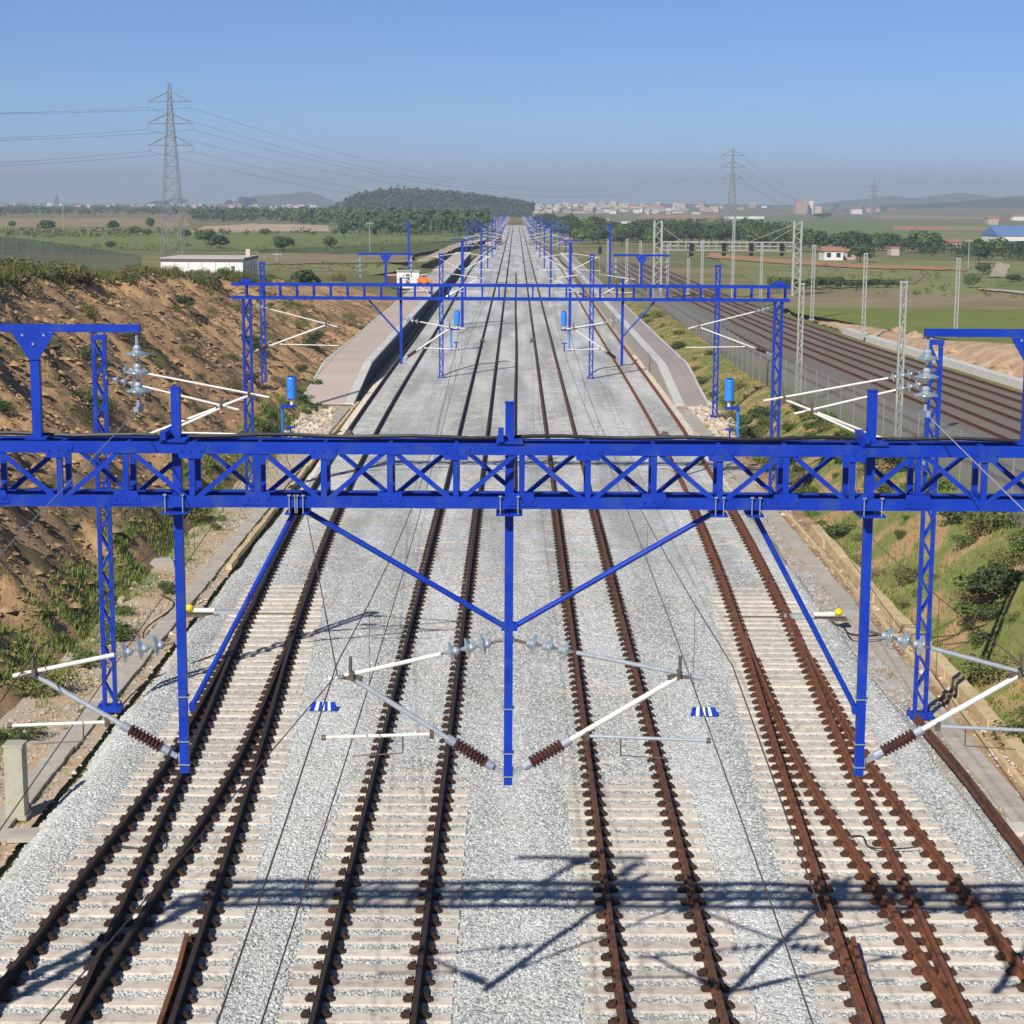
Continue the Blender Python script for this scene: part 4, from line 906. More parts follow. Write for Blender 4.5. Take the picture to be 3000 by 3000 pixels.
def strip_stones(name, x0, x1, y0, y1, n, r0, r1, m, label, seed):
    rg = np.random.default_rng(seed); x = rg.uniform(x0, x1, n); y = y0 + (y1 - y0) * rg.random(n) ** 1.3; r = rg.uniform(r0, r1, n) * (1 + (rg.random(n) > .93))
    P8 = np.array([(1, 0, .1), (.3, .95, .0), (-.8, .6, .1), (-.8, -.6, .0), (.3, -.95, .1), (.1, .05, .85)]); Fi = np.array([(0, 1, 5), (1, 2, 5), (2, 3, 5), (3, 4, 5), (4, 0, 5)])
    a = rg.uniform(0, 6.28, n); c, s_ = np.cos(a)[:, None], np.sin(a)[:, None]; q = P8[None] * rg.uniform(.7, 1.3, (n, 6, 1)) * r[:, None, None]
    v = np.stack([x[:, None] + q[..., 0] * c - q[..., 1] * s_, y[:, None] + q[..., 0] * s_ + q[..., 1] * c, -.30 + q[..., 2]], -1).reshape(-1, 3)
    tag(link(name, np_mesh(name, v, (Fi[None] + (np.arange(n) * 6)[:, None, None]).reshape(-1, 3), M[m])), label, None, None, 'stuff')
strip_stones('loose_stones', 9.55, 10.15, 28, 112, 4200, .02, .05, 'stone', 'pale stones spilled between the ballast and the right trough', 41)
strip_stones('loose_stones', 10.7, 11.35, 28, 112, 1500, .02, .06, 'rub', 'tan stones in the reddish dirt beside the right trough', 42)
strip_stones('loose_stones', -12.2, -9.6, 28, 112, 5200, .02, .055, 'rub', 'tan stones scattered over the dirt at the foot of the cutting', 43)
grass('weeds_strip', 2600, lambda rg, n: (np.where(rg.random(n) < .5, 10.08 + rg.normal(0, .05, n), 10.78 + rg.normal(0, .08, n)), 30 + 90 * np.floor(rg.random(n) ** 1.3 * 40) / 40 + rg.normal(0, .25, n)), 'small weed tufts along the edges of the right trough', .05, .16, .014, seed=44)
grass('weeds_strip', 3600, lambda rg, n: (np.where(rg.random(n) < .5, -9.95 + rg.normal(0, .06, n), -10.75 - abs(rg.normal(0, .4, n))), 30 + 90 * np.floor(rg.random(n) ** 1.3 * 46) / 46 + rg.normal(0, .3, n)), 'small weed tufts along the edges of the left trough', .05, .18, .014, seed=45)
# ------------------------------------------------------------------ fences
def fence(pts, h, label, posts=3.0, sink=.3):
    t = thing('mesh_fence', label, 'fence', tuple(pts[0]))
    P = [Vector(p) for p in pts]; L = [(P[i + 1] - P[i]).length for i in range(len(P) - 1)]; tot = sum(L)
    n = int(tot / posts); prev = None
    pm_ = MB(); pm_.tube((0, 0, -sink), (0, 0, h + .05), .024, 6); pme = pm_.mesh('fence_post', M['pylon'])
    for k in range(n + 1):
        s = tot * k / n; i = 0
        while i < len(L) - 1 and s > L[i]: s -= L[i]; i += 1
        p = P[i].lerp(P[i + 1], min(1, s / L[i])); p.z = float(terrain(p.x, p.y))
        o = link('fence_post', pme, t); o.location = p - P[0]
        if prev is not None:
            mb = MB(); mb.add([prev, p, p + Vector((0, 0, h)), prev + Vector((0, 0, h))], [(0, 1, 2, 3)]); obj('mesh_panel', mb, M['mesh'], t, True)
            mb = MB(); mb.path([prev + Vector((0, 0, h)), p + Vector((0, 0, h))], .010, 4); obj('top_wire', mb, M['pylon'], t, True)
        prev = p
tz = lambda x, y: float(terrain(x, y))
fence([(x, y, tz(x, y)) for x, y in ((15.9, 48), (15.9, 90), (15.6, 120), (16.2, 150), (17.3, 200), (18.5, 262))], 2.2, 'wire mesh fence between the green bank and the old railway line', 3.5)
fence([(x, y, tz(x, y)) for x, y in ((-25.0, 66), (-25.3, 90), (-26.5, 115), (-30.0, 150))], 1.9, 'wire mesh fence along the top of the earth cutting', 3.0)

# ------------------------------------------------------------------ old railway line on the right
ozs = -2.0
def old_bed():
    ys_ = np.concatenate([np.arange(40, 300, 4.0), np.arange(300, 440, 8.0)]); us = np.linspace(0, 1, 16)
    v = []
    for y in ys_:
        xi, xo = oldx(y, 0) - 2.6, oldx(y, 1) + 2.4; zo = float(np.interp(y, [0, 280, 420], [-2.0, -2.0, -1.35]))
        for u in us: v.append((xi + (xo - xi) * u, y, zo + .03 - .25 * (abs(u - .5) > .48)))
    n = len(us); i = (np.arange(len(ys_) - 1)[:, None] * n + np.arange(n - 1)[None, :]).ravel()
    o = link('old_ballast_bed', np_mesh('old_ballast_bed', np.array(v), np.stack([i, i + 1, i + 1 + n, i + n], 1), M['old_ballast'], True)); o['kind'] = 'structure'
old_bed()
for k, lab in ((0.0, 'old railway track nearest the mesh fence, rails orange with rust'), (0.40, 'second old railway track from the mesh fence'), (0.70, 'third old railway track from the mesh fence'), (1.0, 'old railway track farthest from the fence, beside the rocky bank')):
    cx = lambda y, k=k: oldx(y, k)
    t = thing('old_railway_track', lab, 'railway track', (float(cx(40)), 40, ozs), 'tracks of the old line')
    ys_ = list(np.arange(40, 421, 10.0)); zf_ = lambda y: float(np.interp(y, [0, 280, 420], [-2.0, -2.0, -1.35]))
    for s in (-1, 1):
        rm = 'rust'; mb = MB(); mb.sweep([(float(cx(y)) + s * .87, y, zf_(y)) for y in ys_], [(u * 1.15, z + .03) for u, z in RAIL]); obj('rail', mb, M[rm], t, True)
    mb = MB()
    for y in np.arange(60, 270, .62): x = float(cx(y)); mb.box(x - 1.3, x + 1.3, y - .12, y + .12, ozs - .1, ozs + .045)
    o = obj('sleeper_row', mb, M['old_sleeper'], t, True); o['kind'] = 'stuff'
# white drain channel and rocky bank beyond
t = thing('drain_channel', 'long white concrete drain channel between the old line and the rocky bank', 'drain', (42, 140, -1.8))
for y in np.arange(120, 206, 3.0):
    xa, xb = float(oldx(y, 1)) + 2.9, float(oldx(y + 2.95, 1)) + 2.9
    mb = MB(); mb.sweep([(xa, y, -2.05), (xb, y + 2.95, -2.05)], [(-.25, 0), (-.25, .62), (.65, .62), (.65, 0)][::-1]); obj('channel_block', mb, M['white_conc'], t, True)
def rock(x, y, r, m, seed):
    rg = np.random.default_rng(seed); bm = bmesh.new(); bmesh.ops.create_icosphere(bm, subdivisions=2, radius=r)
    for v in bm.verts: v.co *= rg.uniform(.72, 1.2); v.co.z *= .7
    me = bpy.data.meshes.new('rock'); bm.to_mesh(me); bm.free(); me.materials.append(m)
    return tag(link('rock', me, None, (x, y, tz(x, y) + r * .2)), 'tan boulder on the rocky bank beyond the old line', 'rock', 'boulders on the rocky bank')
M['rockm'] = ground_mat('tan_rock', (0.46, 0.31, 0.19), (0.36, 0.22, 0.13), (0.50, 0.38, 0.26), 0.7, 3, .5)
grid('rocky_bank', np.linspace(0, 1, 26), np.arange(112, 250, 1.2), lambda X, Y: 0 * X, M['rockm'])
_rb = bpy.data.objects['rocky_bank']
_co = np.empty(len(_rb.data.vertices) * 3); _rb.data.vertices.foreach_get('co', _co); _co = _co.reshape(-1, 3)
_xx = oldx(_co[:, 1], 1) + 3.2 + _co[:, 0] * np.interp(_co[:, 1], [112, 150, 200, 250], [7.5, 6.5, 4.0, 3.0]); _co[:, 2] = terrain(_xx, _co[:, 1]) + .1 + .25 * hill_noise(_xx, _co[:, 1], .8, 9) * (1 - _co[:, 0]); _co[:, 0] = _xx
_rb.data.vertices.foreach_set('co', _co.ravel()); _rb.data.update()
for i in range(16):
    y = random.uniform(140, 200); rock(float(oldx(y, 1)) + random.uniform(4, 8), y, random.uniform(.35, .9), M['rockm'], i)
# pale lattice masts of the old line
GO = 'pale lattice masts of the old line'
def pale(px, pyb, pyt, label, z=-2.0, wd=.45, fine=False):
    c = G(px, pyb, z); h = D(px, pyt, c.y).z - z
    t = thing('pale_lattice_mast', label, 'lattice mast', tuple(c), GO); mast_parts(t, h, wd, 'lattice', fine, pitch=.5, dp=.2, lw=.1); return t
pale(2629, 1302, 824, 'pale lattice mast just left of the right crossarm, in front of the old tracks', fine=True)
pale(2338, 1178, 830, 'pale lattice mast beside the right column of the farther blue gantry', fine=True)
pale(2528, 985, 742, 'pale lattice mast at the edge of the green field, left of two', -1.5)
pale(2798, 992, 757, 'pale lattice mast at the edge of the green field, right of two', -1.5)
pale(2378, 935, 718, 'slim pale lattice mast just right of the signal gantry', -1.5)
for px, yb, yt, lab in ((1780, 805, 705, 'left'), (1835, 830, 700, 'middle'), (1875, 838, 706, 'right')):
    pale(px, yb, yt, f'far pale mast of the old line left of the signal gantry, {lab} of three', -.5, .4)
for px, yb, yt, lab in ((2015, 860, 712, 'first'), (2055, 868, 705, 'second'), (2145, 880, 640, 'third'), (2228, 880, 712, 'fourth'), (1955, 850, 715, 'nearest the left leg')):
    pale(px, yb, yt, f'pale mast seen through the signal gantry, {lab}' + ('' if 'leg' in lab else ' from the left'), -1.2, .4)
# signal gantry
def signal_gantry():
    A, B = G(1924, 876, -2), G(2330, 927, -2); t = thing('signal_gantry', 'white lattice signal gantry over the old line carrying four black signals', 'signal gantry', tuple(A))
    B = Vector((D(2330, 900, A.y).x, A.y, -2)); A.y = A.y
    htop = D(1924, 646, A.y).z
    for c in (A, B):
        for e in (-.55, .55):
            mb = MB(); mb.box(c.x + e - .13, c.x + e + .13, c.y - .35, c.y + .35, -2.1, htop); obj('gantry_leg', mb, M['lattice'], t, True)
        mb = MB(); n = 16
        for k in range(n):
            s = 1 if k % 2 else -1; za, zb_ = -2 + (htop + 2) * k / n, -2 + (htop + 2) * (k + 1) / n
            mb.bar((c.x - s * .5, c.y - .3, za), (c.x + s * .5, c.y - .3, zb_), .10, .04, (0, 1, 0))
        obj('leg_lacing', mb, M['lattice'], t, True)
        mb = MB(); mb.box(c.x - 1.1, c.x + 1.1, c.y - .7, c.y + .7, -2.2, -1.7); obj('footing', mb, M['yellow_concrete'], t, True)
    zt, zb_ = D(2100, 709, A.y).z, D(2100, 733, A.y).z
    x0, x1 = A.x + .7, B.x - .7
    for fy in (-.4, .4):
        for z in (zt, (zt + zb_) / 2, zb_):
            mb = MB(); mb.box(x0, x1, A.y + fy - .06, A.y + fy + .06, z - .08, z + .08); obj('gantry_chord', mb, M['lattice'], t, True)
    mb = MB()
    for k in range(18):
        x = x0 + (x1 - x0) * k / 17; mb.box(x - .05, x + .05, A.y - .52, A.y - .47, zb_, zt)
    obj('gantry_struts', mb, M['lattice'], t, True)
    for (pa, pb) in (((2316, 662), (2200, 706)), ((2318, 672), (2262, 706)), ((1938, 664), (2000, 708))):
        mb = MB(); mb.path([D(*pa, A.y), D(*pb, A.y)], .04, 5); obj('stay', mb, M['lattice'], t, True)
    for px in (2026, 2121, 2201, 2291):
        c = D(px, 725, A.y - .9)
        s = thing('railway_signal', f'black railway signal hanging on the white gantry, {["first", "second", "third", "fourth"][[2026, 2121, 2201, 2291].index(px)]} from the left', 'signal', tuple(c), 'black signals on the white gantry')
        mb = MB(); mb.box(-.3, .3, -.1, .1, -.55, .65); obj('back_board', mb, M['black'], s)
        mb = MB(); mb.lathe((0, 0, -1.25), (0, 0, -.75), [(0, .2), (.3, .33), (.7, .33), (1, .2)], 10); obj('lower_lamp', mb, M['black'], s)
        mb = MB(); mb.bar((0, .1, -1.2), (0, .1, .8), .1, .1); mb.bar((0, .1, .5), (0, .5, .5), .08, .08); obj('hanger', mb, M['lattice'], s)
signal_gantry()

# ------------------------------------------------------------------ pylons and power lines
def pylon(px, pyb, pyt, arms, label, z=0.5, hb=2.3):
    c = G(px, pyb, z); Y = c.y; t = thing('power_pylon', label, 'pylon', tuple(c), 'steel lattice pylons')
    H_ = D(px, pyt, Y).z - z; sc = Y / FPX
    wz = lambda h: max(.12, hb * (1 - h / H_ * 1.0) ** .8 if h < H_ * .62 else hb * .36 * (1 - (h - H_ * .62) / (H_ * .40)) + .10)
    r = max(.07, Y * .00016)
    for a in (-1, 1):
        for b in (-1, 1):
            mb = MB(); pts = [(a * wz(h), b * wz(h), h) for h in np.linspace(0, H_ * .97, 9)]; mb.path(pts, r * 1.15, 4); obj('leg', mb, M['pylon'], t)
    hs = [0]; 
    while hs[-1] < H_ * .9: hs.append(hs[-1] + max(1.5, wz(hs[-1]) * 1.7))
    mb = MB()
    for h0, h1 in zip(hs[:-1], hs[1:]):
        a, b = wz(h0), wz(h1)
        for s in (-1, 1):
            for p, q in (((-a, s * a, h0), (b, s * b, h1)), ((a, s * a, h0), (-b, s * b, h1)), ((s * a, -a, h0), (s * b, b, h1)), ((s * a, a, h0), (s * b, -b, h1)), ((-b, s * b, h1), (b, s * b, h1))): mb.path([p, q], r * .7, 3)
    obj('bracing', mb, M['pylon'], t)
    tips = []
    for py, half in arms:
        h = D(px, py, Y).z - z; hw = half * sc
        for s in (-1, 1):
            mb = MB(); b = wz(h)
            for e in (-1, 1): mb.path([(s * b, e * b, h), (s * hw, 0, h)], r, 4); mb.path([(s * b * .8, e * b * .8, h + hw * .42), (s * hw, 0, h)], r, 4)
            mb.path([(s * (b + hw) / 2, 0, h), (s * (b + hw) / 2, 0, h + .21 * hw)], r * .7, 3); obj('crossarm', mb, M['pylon'], t)
            mb = MB(); mb.tube((s * hw, 0, h), (s * hw, 0, h - 1.3), .09 if Y < 900 else .14, 6); obj('pylon_insulator', mb, M['glass'], t)
            tips.append(c + Vector((s * hw, 0, h - 1.3)))
    return tips
ta = pylon(508, 748, 226, [(297, 62), (362, 66), (425, 62)], 'tall steel lattice pylon behind the white flat-roofed hut')
tb = pylon(2142, 665, 428, [(455, 33), (489, 37), (524, 33)], 'steel lattice pylon behind the white signal gantry')
tc = pylon(2558, 625, 520, [(548, 14), (560, 16), (574, 14)], 'smallest faint pylon above the hilltop farm on the right', hb=2.6)
td = pylon(166, 618, 566, [(578, 7), (586, 8)], 'tiny faint pylon on the horizon at the far left', hb=2.6)
for i in range(6):
    wire(sagline(ta[i], tb[i], 17 if i < 2 else 14, 26), 'thin power line sagging from the tall left pylon to the right pylon', .035, 'alu_wire', 'power lines between pylons', 'power_line', 'power line', 3)
    wire(sagline(tb[i], tc[i], 24, 16), 'faint power line from the middle pylon to the smallest pylon', .06, 'alu_wire', 'power lines beyond the middle pylon', 'power_line', 'power line', 3)
    q = ta[i] + Vector((-115, -330, -1.5))
    wire(sagline(ta[i], q, 6.5, 20), 'power line leaving the tall left pylon towards the left edge', .028, 'alu_wire', 'power lines left of the tall pylon', 'power_line', 'power line', 3)

# ------------------------------------------------------------------ vegetation
def leaf_cloud(lobes, n, size, seed, up=.3):
    rg = np.random.default_rng(seed); V = []; tot = sum(l[3] ** 2 for l in lobes)
    C = []; Nn = []
    for x, y, z, r in lobes:
        k = max(4, int(n * r * r / tot)); d = rg.normal(0, 1, (k, 3)); d /= np.linalg.norm(d, axis=1)[:, None]
        rad = r * (0.55 + 0.5 * rg.random(k) ** .6); p = d * rad[:, None] * np.array([1, 1, .85]) + np.array([x, y, z])
        C.append(p); Nn.append(d + rg.normal(0, .55, (k, 3)) + np.array([0, 0, up]))
    C = np.concatenate(C); N_ = np.concatenate(Nn); N_ /= np.linalg.norm(N_, axis=1)[:, None]
    keep = C[:, 2] > .02; C, N_ = C[keep], N_[keep]
    a = np.cross(N_, rg.normal(0, 1, N_.shape)); a /= np.linalg.norm(a, axis=1)[:, None]; b = np.cross(N_, a)
    s = size * rg.uniform(.6, 1.3, (len(C), 1))
    v = np.stack([C - a * s, C + b * s * .6, C + a * s, C - b * s * .6], 1).reshape(-1, 3)
    f = np.arange(len(C) * 4).reshape(-1, 4); return v, f
def lobes_round(r, h, k, seed):
    rg = np.random.default_rng(seed); L = [(0, 0, h * .58, r * .72)]
    for i in range(k):
        a = 2 * PI * i / k + rg.uniform(-.4, .4); q = rg.uniform(.4, .72) * r; L.append((q * math.cos(a), q * math.sin(a), h * rg.uniform(.38, .78), r * rg.uniform(.34, .52)))
    return L
PROTO = {}
def proto_tree(key, lobes, n, size, m, trunk, seed):
    v, f = leaf_cloud(lobes, n, size, seed); crown = np_mesh('crown', v, f, M[m])
    tm = None
    if trunk:
        r, h = trunk; mb = MB(); mb.lathe((0, 0, -.5), (0, 0, h), [(0, r * 1.3), (.2, r), (1, r * .55)], 7)
        for k, l in enumerate(lobes[1:5]): mb.tube((0, 0, h * (.6 + .08 * k)), (l[0] * .8, l[1] * .8, l[2]), r * .45, 5, r * .15)
        tm = mb.mesh('trunk', M['bark'])
    PROTO[key] = (crown, tm)
# unit-height prototypes (height 1)
proto_tree('round', lobes_round(.5, 1.0, 8, 1), 900, .068, 'leaf_dark', (.03, .6), 21)
proto_tree('round2', lobes_round(.6, 1.0, 9, 2), 1000, .062, 'leaf', (.03, .55), 22)
proto_tree('pine', [(0, 0, .74, .34), (.26, .05, .7, .25), (-.26, .0, .72, .26), (.02, .24, .73, .25), (0, -.25, .7, .25), (.1, -.1, .86, .2)], 900, .06, 'leaf_dark', (.03, .72), 23)
proto_tree('bushA', lobes_round(.62, .95, 8, 5), 900, .05, 'leaf', None, 25)
proto_tree('bushB', lobes_round(.75, .9, 9, 6), 900, .048, 'leaf_olive', None, 26)
proto_tree('bushC', lobes_round(.6, 1.0, 6, 7), 800, .055, 'leaf_dark', None, 27)
proto_tree('dry', lobes_round(.7, .85, 9, 8), 800, .045, 'leaf_dry', None, 28)
def plant(key, x, y, z, h, label, cat, group, wide=1.0, name=None):
    nm = name or ('tree' if PROTO[key][1] else 'bush')
    t = thing(nm, label, cat, (x, y, z), group, random.uniform(0, 6.28)); t.scale = (h * wide, h * wide, h)
    link('crown' if PROTO[key][1] else 'foliage', PROTO[key][0], t)
    if PROTO[key][1]: link('trunk', PROTO[key][1], t)
    return t
def at_px(px, pyb, pyt, z, key, label, group, wpx=None, cat='tree'):
    c = G(px, pyb, z); h = max(.8, D(px, pyt, c.y).z - z); wd = 1.0
    if wpx:
        spread = {'round': 1.0, 'round2': 1.2, 'pine': 1.1, 'bushA': 1.25, 'bushB': 1.5, 'bushC': 1.2, 'dry': 1.4}[key]; wd = (wpx * c.y / FPX) / (h * spread)
    return plant(key, c.x, c.y, z, h, label, cat, group, wd)
ZL, ZR = 1.0, -1.5
GF = 'field trees on the left'
for px, yb, yt, wp, key, lab in (
    (140, 680, 640, 52, 'round', 'round dark bush in the left field, fully clear of others near the left edge'),
    (333, 676, 642, 36, 'round', 'dark bush in the left field a little left of the tall pylon'),
    (35, 668, 645, 22, 'round2', 'small bush at the very left edge of the tan field'),
    (325, 728, 704, 36, 'round2', 'low green bush on the dark hedge line right of the left mesh fence'),
    (440, 672, 632, 26, 'round', 'slim dark tree just left of the tall pylon foot'),
    (520, 600, 578, 62, 'round', 'broad dark tree on the horizon behind the tall pylon'),
    (470, 604, 586, 70, 'round', 'low dark tree on the horizon left of the tall pylon'),
    (670, 606, 583, 26, 'round', 'lone dark tree on the horizon right of the tall pylon'),
    (725, 608, 572, 62, 'round', 'large dark horizon tree in front of the distant blue hill'),
    (645, 731, 683, 60, 'round', 'dark round tree just above the white hut roof'),
    (600, 714, 668, 62, 'round2', 'wide green tree left of the dark round one above the white hut'),
    (545, 700, 668, 34, 'round', 'small dark tree beside the pylon foot, left of the wide green one'),
    (830, 738, 686, 68, 'round', 'dark round tree standing in the green field right of the white hut'),
    (1008, 700, 636, 42, 'round', 'taller dark tree at the right end of the pale sand field'),
    (968, 728, 690, 44, 'round2', 'bushy green tree next to the taller dark one by the sand field'),
    (775, 690, 668, 40, 'round2', 'small green tree at the left end of the pale sand field'),
    (395, 690, 660, 46, 'round2', 'bushy green clump left of the pylon foot'),
    (430, 694, 668, 30, 'round', 'low dark clump touching the pylon foot on the left')):
    at_px(px, yb, yt, ZL, key, lab, GF, wp)
at_px(893, 862, 782, ZL + .2, 'round', 'big dark green bush just above the farther gantry, right of the white hut', None, 92, 'bush')
at_px(990, 835, 792, ZL, 'dry', 'pale grey-green bush right of the big dark bush above the farther gantry', None, 62, 'bush')
GP = 'pines right of the railway'
for i in range(64):
    px = 1575 + i * 11.2 + random.uniform(-8, 8); yb = 704 + random.uniform(-12, 16) + (8 if i > 16 else 0); hgt = random.uniform(48, 68)
    if i < 7: yb, hgt = 678 + random.uniform(-4, 4), random.uniform(40, 52)
    kp = random.choice(['pine', 'round', 'round2', 'pine']); at_px(px, yb, yb - hgt, ZR, kp, {'pine': 'umbrella-crowned pine', 'round': 'round dark tree', 'round2': 'bushy green tree'}[kp] + ' in the belt of trees ' + ('hugging the far tracks' if px < 1690 else 'left of the signal gantry' if px < 1900 else 'behind the signal gantry beam'), GP, random.uniform(58, 92))
GR = 'trees behind the white farmhouse'
for px, yb, yt, wp, key in ((2290, 735, 665, 70, 'round'), (2345, 738, 660, 80, 'round2'), (2400, 740, 668, 76, 'round'), (2460, 742, 672, 80, 'round'), (2512, 752, 668, 84, 'round'), (2560, 735, 680, 60, 'round2'), (2605, 735, 675, 70, 'round'), (2520, 770, 700, 70, 'round')):
    at_px(px, yb, yt, ZR, key, {2290: 'dark tree left of the white farmhouse, behind the signal gantry column', 2345: 'green tree left of the white farmhouse', 2400: 'round dark tree just left of the white farmhouse roof', 2460: 'round dark tree directly behind the white farmhouse', 2512: 'large dark tree right of the white farmhouse', 2560: 'bushy green tree second right of the white farmhouse', 2605: 'bushy green tree at the right end of the farmhouse clump', 2520: 'dark tree standing nearest, low at the right corner of the farmhouse'}[px], GR, wp)
for px, yb, yt, wp, key, lab in (
    (2715, 740, 672, 105, 'round2', 'large full green tree standing apart right of the farmhouse clump'),
    (2660, 740, 690, 50, 'round', 'smaller dark tree touching the large full green tree on the left'),
    (2868, 775, 690, 62, 'round', 'dark tree in front of the blue-roofed shed, nearest the dirt road'),
    (2925, 750, 692, 80, 'round2', 'green tree partly hiding the blue-roofed shed'),
    (2985, 760, 700, 70, 'round', 'dark tree at the right edge below the blue-roofed shed'),
    (2845, 845, 798, 58, 'bushA', 'bright green round bush at the corner of the green field'),
    (2880, 805, 766, 48, 'round', 'dark bush above the bright green one beside the dirt track'),
    (2968, 828, 802, 50, 'round', 'dark bush at the right edge near the dirt track'),
    (2450, 622, 597, 24, 'pine', 'dark pine left of the white hilltop house'),
    (2515, 612, 594, 22, 'pine', 'dark pine right above the white hilltop house'),
    (2410, 640, 622, 60, 'round', 'low dark trees on the slope left of the hilltop house')):
    at_px(px, yb, yt, ZR, key, lab, None, wp)
for i in range(13):
    px = 2270 + i * 30; at_px(px, 842 + random.uniform(-4, 8), 812 + random.uniform(-8, 6), ZR, random.choice(['round', 'round2']), 'low dark shrub in the hedge across the right field', 'hedge shrubs in the right field', random.uniform(40, 62), 'shrub')
# bushes on the right bank and the left toe
GB, GL_ = 'bushes on the green bank', 'weeds at the foot of the cutting'
nb = 0
for i in range(165):
    y = random.uniform(36, 104) if i < 125 else random.uniform(100, 210); x = random.uniform(12.0, 15.6)
    if y > 110: x = random.uniform(12.4, 15.2)
    h = random.choice([.35, .5, .65, .85, 1.1]) * random.uniform(.7, 1.1) * (1 if y < 110 else .8)
    key = random.choice(['bushA', 'bushA', 'bushB', 'bushA', 'bushB', 'bushB', 'dry', 'bushC']); 
    lab = {'bushA': 'leafy green bush', 'bushB': 'olive green bush', 'bushC': 'dark green bush', 'dry': 'dry straw-coloured bush'}[key] + (' on the bank right of the yellow drain kerb' if y < 72 else ' on the bank between the right trough and the mesh fence' if y < 110 else ' on the strip between the mauve platform and the mesh fence')
    plant(key, x, y, tz(x, y) - .08, h, lab, 'bush', GB + (', near' if y < 72 else ', middle' if y < 110 else ', far'), random.uniform(1.1, 1.9))
for i in range(64):
    y = random.uniform(34, 100) if i < 36 else random.uniform(95, 165); x = random.uniform(-13.7, -11.3) if random.random() < .75 else random.uniform(-12.2, -11.0)
    h = random.uniform(.3, .85) * (1.0 if x < -12 else .6)
    key = random.choice(['bushA', 'bushA', 'bushB', 'bushC'])
    lab = {'bushA': 'leafy green weed clump', 'bushB': 'olive green weed clump', 'bushC': 'dark green weed clump'}[key] + (' at the foot of the earth cutting' if y < 100 else ' on the slope beside the pink platform ramp')
    plant(key, x, y, max(tz(x, y), -.3) - .06, h, lab, 'weeds', GL_ + (', near' if y < 100 else ', far'), random.uniform(1.0, 1.9), 'weed_clump')
for i in range(58):
    y = random.uniform(52, 178); x = random.uniform(-23.5, -13.2)
    z = float(cliff_z(np.array([x]), np.array([y]))[0]); h = random.uniform(.35, 1.15)
    kk = random.choice(['bushB', 'dry', 'bushC', 'bushB', 'bushC']); LBF = ({'bushB': 'olive tuft', 'dry': 'straw-coloured tuft', 'bushC': 'dark green tuft'}[kk], ('low' if z < 2.5 else 'halfway up' if z < 5.5 else 'high up') + (' near the left edge' if y < 85 else ' behind the left crossarm' if y < 115 else ' below the white hut'))
    plant(kk, x, y, z - .15, h, LBF[0] + ' on the eroded face of the cutting, ' + LBF[1], 'shrub', 'scrub on the cutting face', random.uniform(1.0, 1.8), 'shrub')
for i in range(90):
    y = 56 + i * 1.35 + random.uniform(-.6, .6); x = -24.0 + random.uniform(-1.0, .8); z = float(cliff_z(np.array([x]), np.array([y]))[0])
    kk = random.choice(['bushB', 'bushA', 'dry', 'bushB'])
    plant(kk, x, y, z - .1, random.uniform(.5, 1.05), {'bushB': 'olive scrub', 'bushA': 'green scrub', 'dry': 'straw-coloured scrub'}[kk] + ' along the top edge of the cutting, ' + ('in front of the mesh fence' if y < 125 else 'in front of the white hut' if y < 175 else 'right of the white hut'), 'shrub', 'scrub along the crest of the cutting', random.uniform(1.1, 1.8), 'shrub')
# grass as uncountable stuff
def toe(rg, n):
    y = 30 + 130 * rg.random(n) ** 1.4; x = -12.3 + rg.normal(0, .60, n) - .35; cl = hill_noise(x, y, 1.3, 11); k = cl > -.25
    x, y = np.where(k, x, -13.2 - abs(x + 12.9) * .5), y; return np.clip(x, -14.4, -11.0), y
grass('grass_toe', 70000, toe, 'green grass along the foot of the earth cutting', .06, .26, .018)
grass('grass_bank', 50000, lambda rg, n: (rg.uniform(11.9, 16, n), 30 + 200 * rg.random(n) ** 1.6), 'mixed green grass covering the right bank', .06, .24, .020, seed=5)
grass('grass_crest', 30000, lambda rg, n: (-23.6 - abs(rg.normal(0, 1.2, n)) + .4, rg.uniform(50, 200, n)), 'olive grass along the crest of the cutting', .2, .6, .03, 'leaf_olive', seed=6)

# ------------------------------------------------------------------ fields, roads, woods, hills
def poly(name, pts, z, m, lift=.08, kind='structure', sub=None):
    rj = random.Random(len(pts) * 7 + int(abs(pts[0][0]) + pts[0][1])); Q = []
    for a, b in zip(pts, pts[1:] + pts[:1]):
        for k in range(14): Q.append((a[0] + (b[0] - a[0]) * k / 14 + rj.uniform(-3, 3), a[1] + (b[1] - a[1]) * k / 14 + rj.uniform(-.9, .9)))
    mb = MB(); P = [G(x, y, z) for x, y in Q]; mb.add([(p.x, p.y, z + lift) for p in P], [tuple(range(len(P)))]); o = obj(name, mb, m); o['kind'] = kind
    if o.data.polygons[0].normal.z < 0: o.data.flip_normals()
    return o
def fm(name, a, b, s=.05): return ground_mat(name, a, b, tuple((u + v) / 2 * .85 for u, v in zip(a, b)), s, s * 8, .2)
F = dict(tan=fm('tan_field', (.34, .26, .14), (.28, .22, .12)), sand=fm('sand_field', (.52, .40, .26), (.46, .35, .22)), green=fm('green_field', (.185, .225, .065), (.15, .19, .055)),
         olive=fm('olive_field', (.25, .25, .095), (.20, .21, .075)), bright=fm('bright_field', (.15, .205, .03), (.215, .215, .07), .25), brown=fm('brown_field', (.30, .24, .13), (.24, .20, .105)),
         orange=fm('orange_field', (.46, .25, .12), (.38, .21, .10)), road=fm('dirt_road', (.48, .40, .28), (.42, .34, .24)), redroad=fm('red_road', (.44, .24, .125), (.40, .22, .11)), dk=fm('dark_crop', (.11, .14, .05), (.085, .11, .04)))
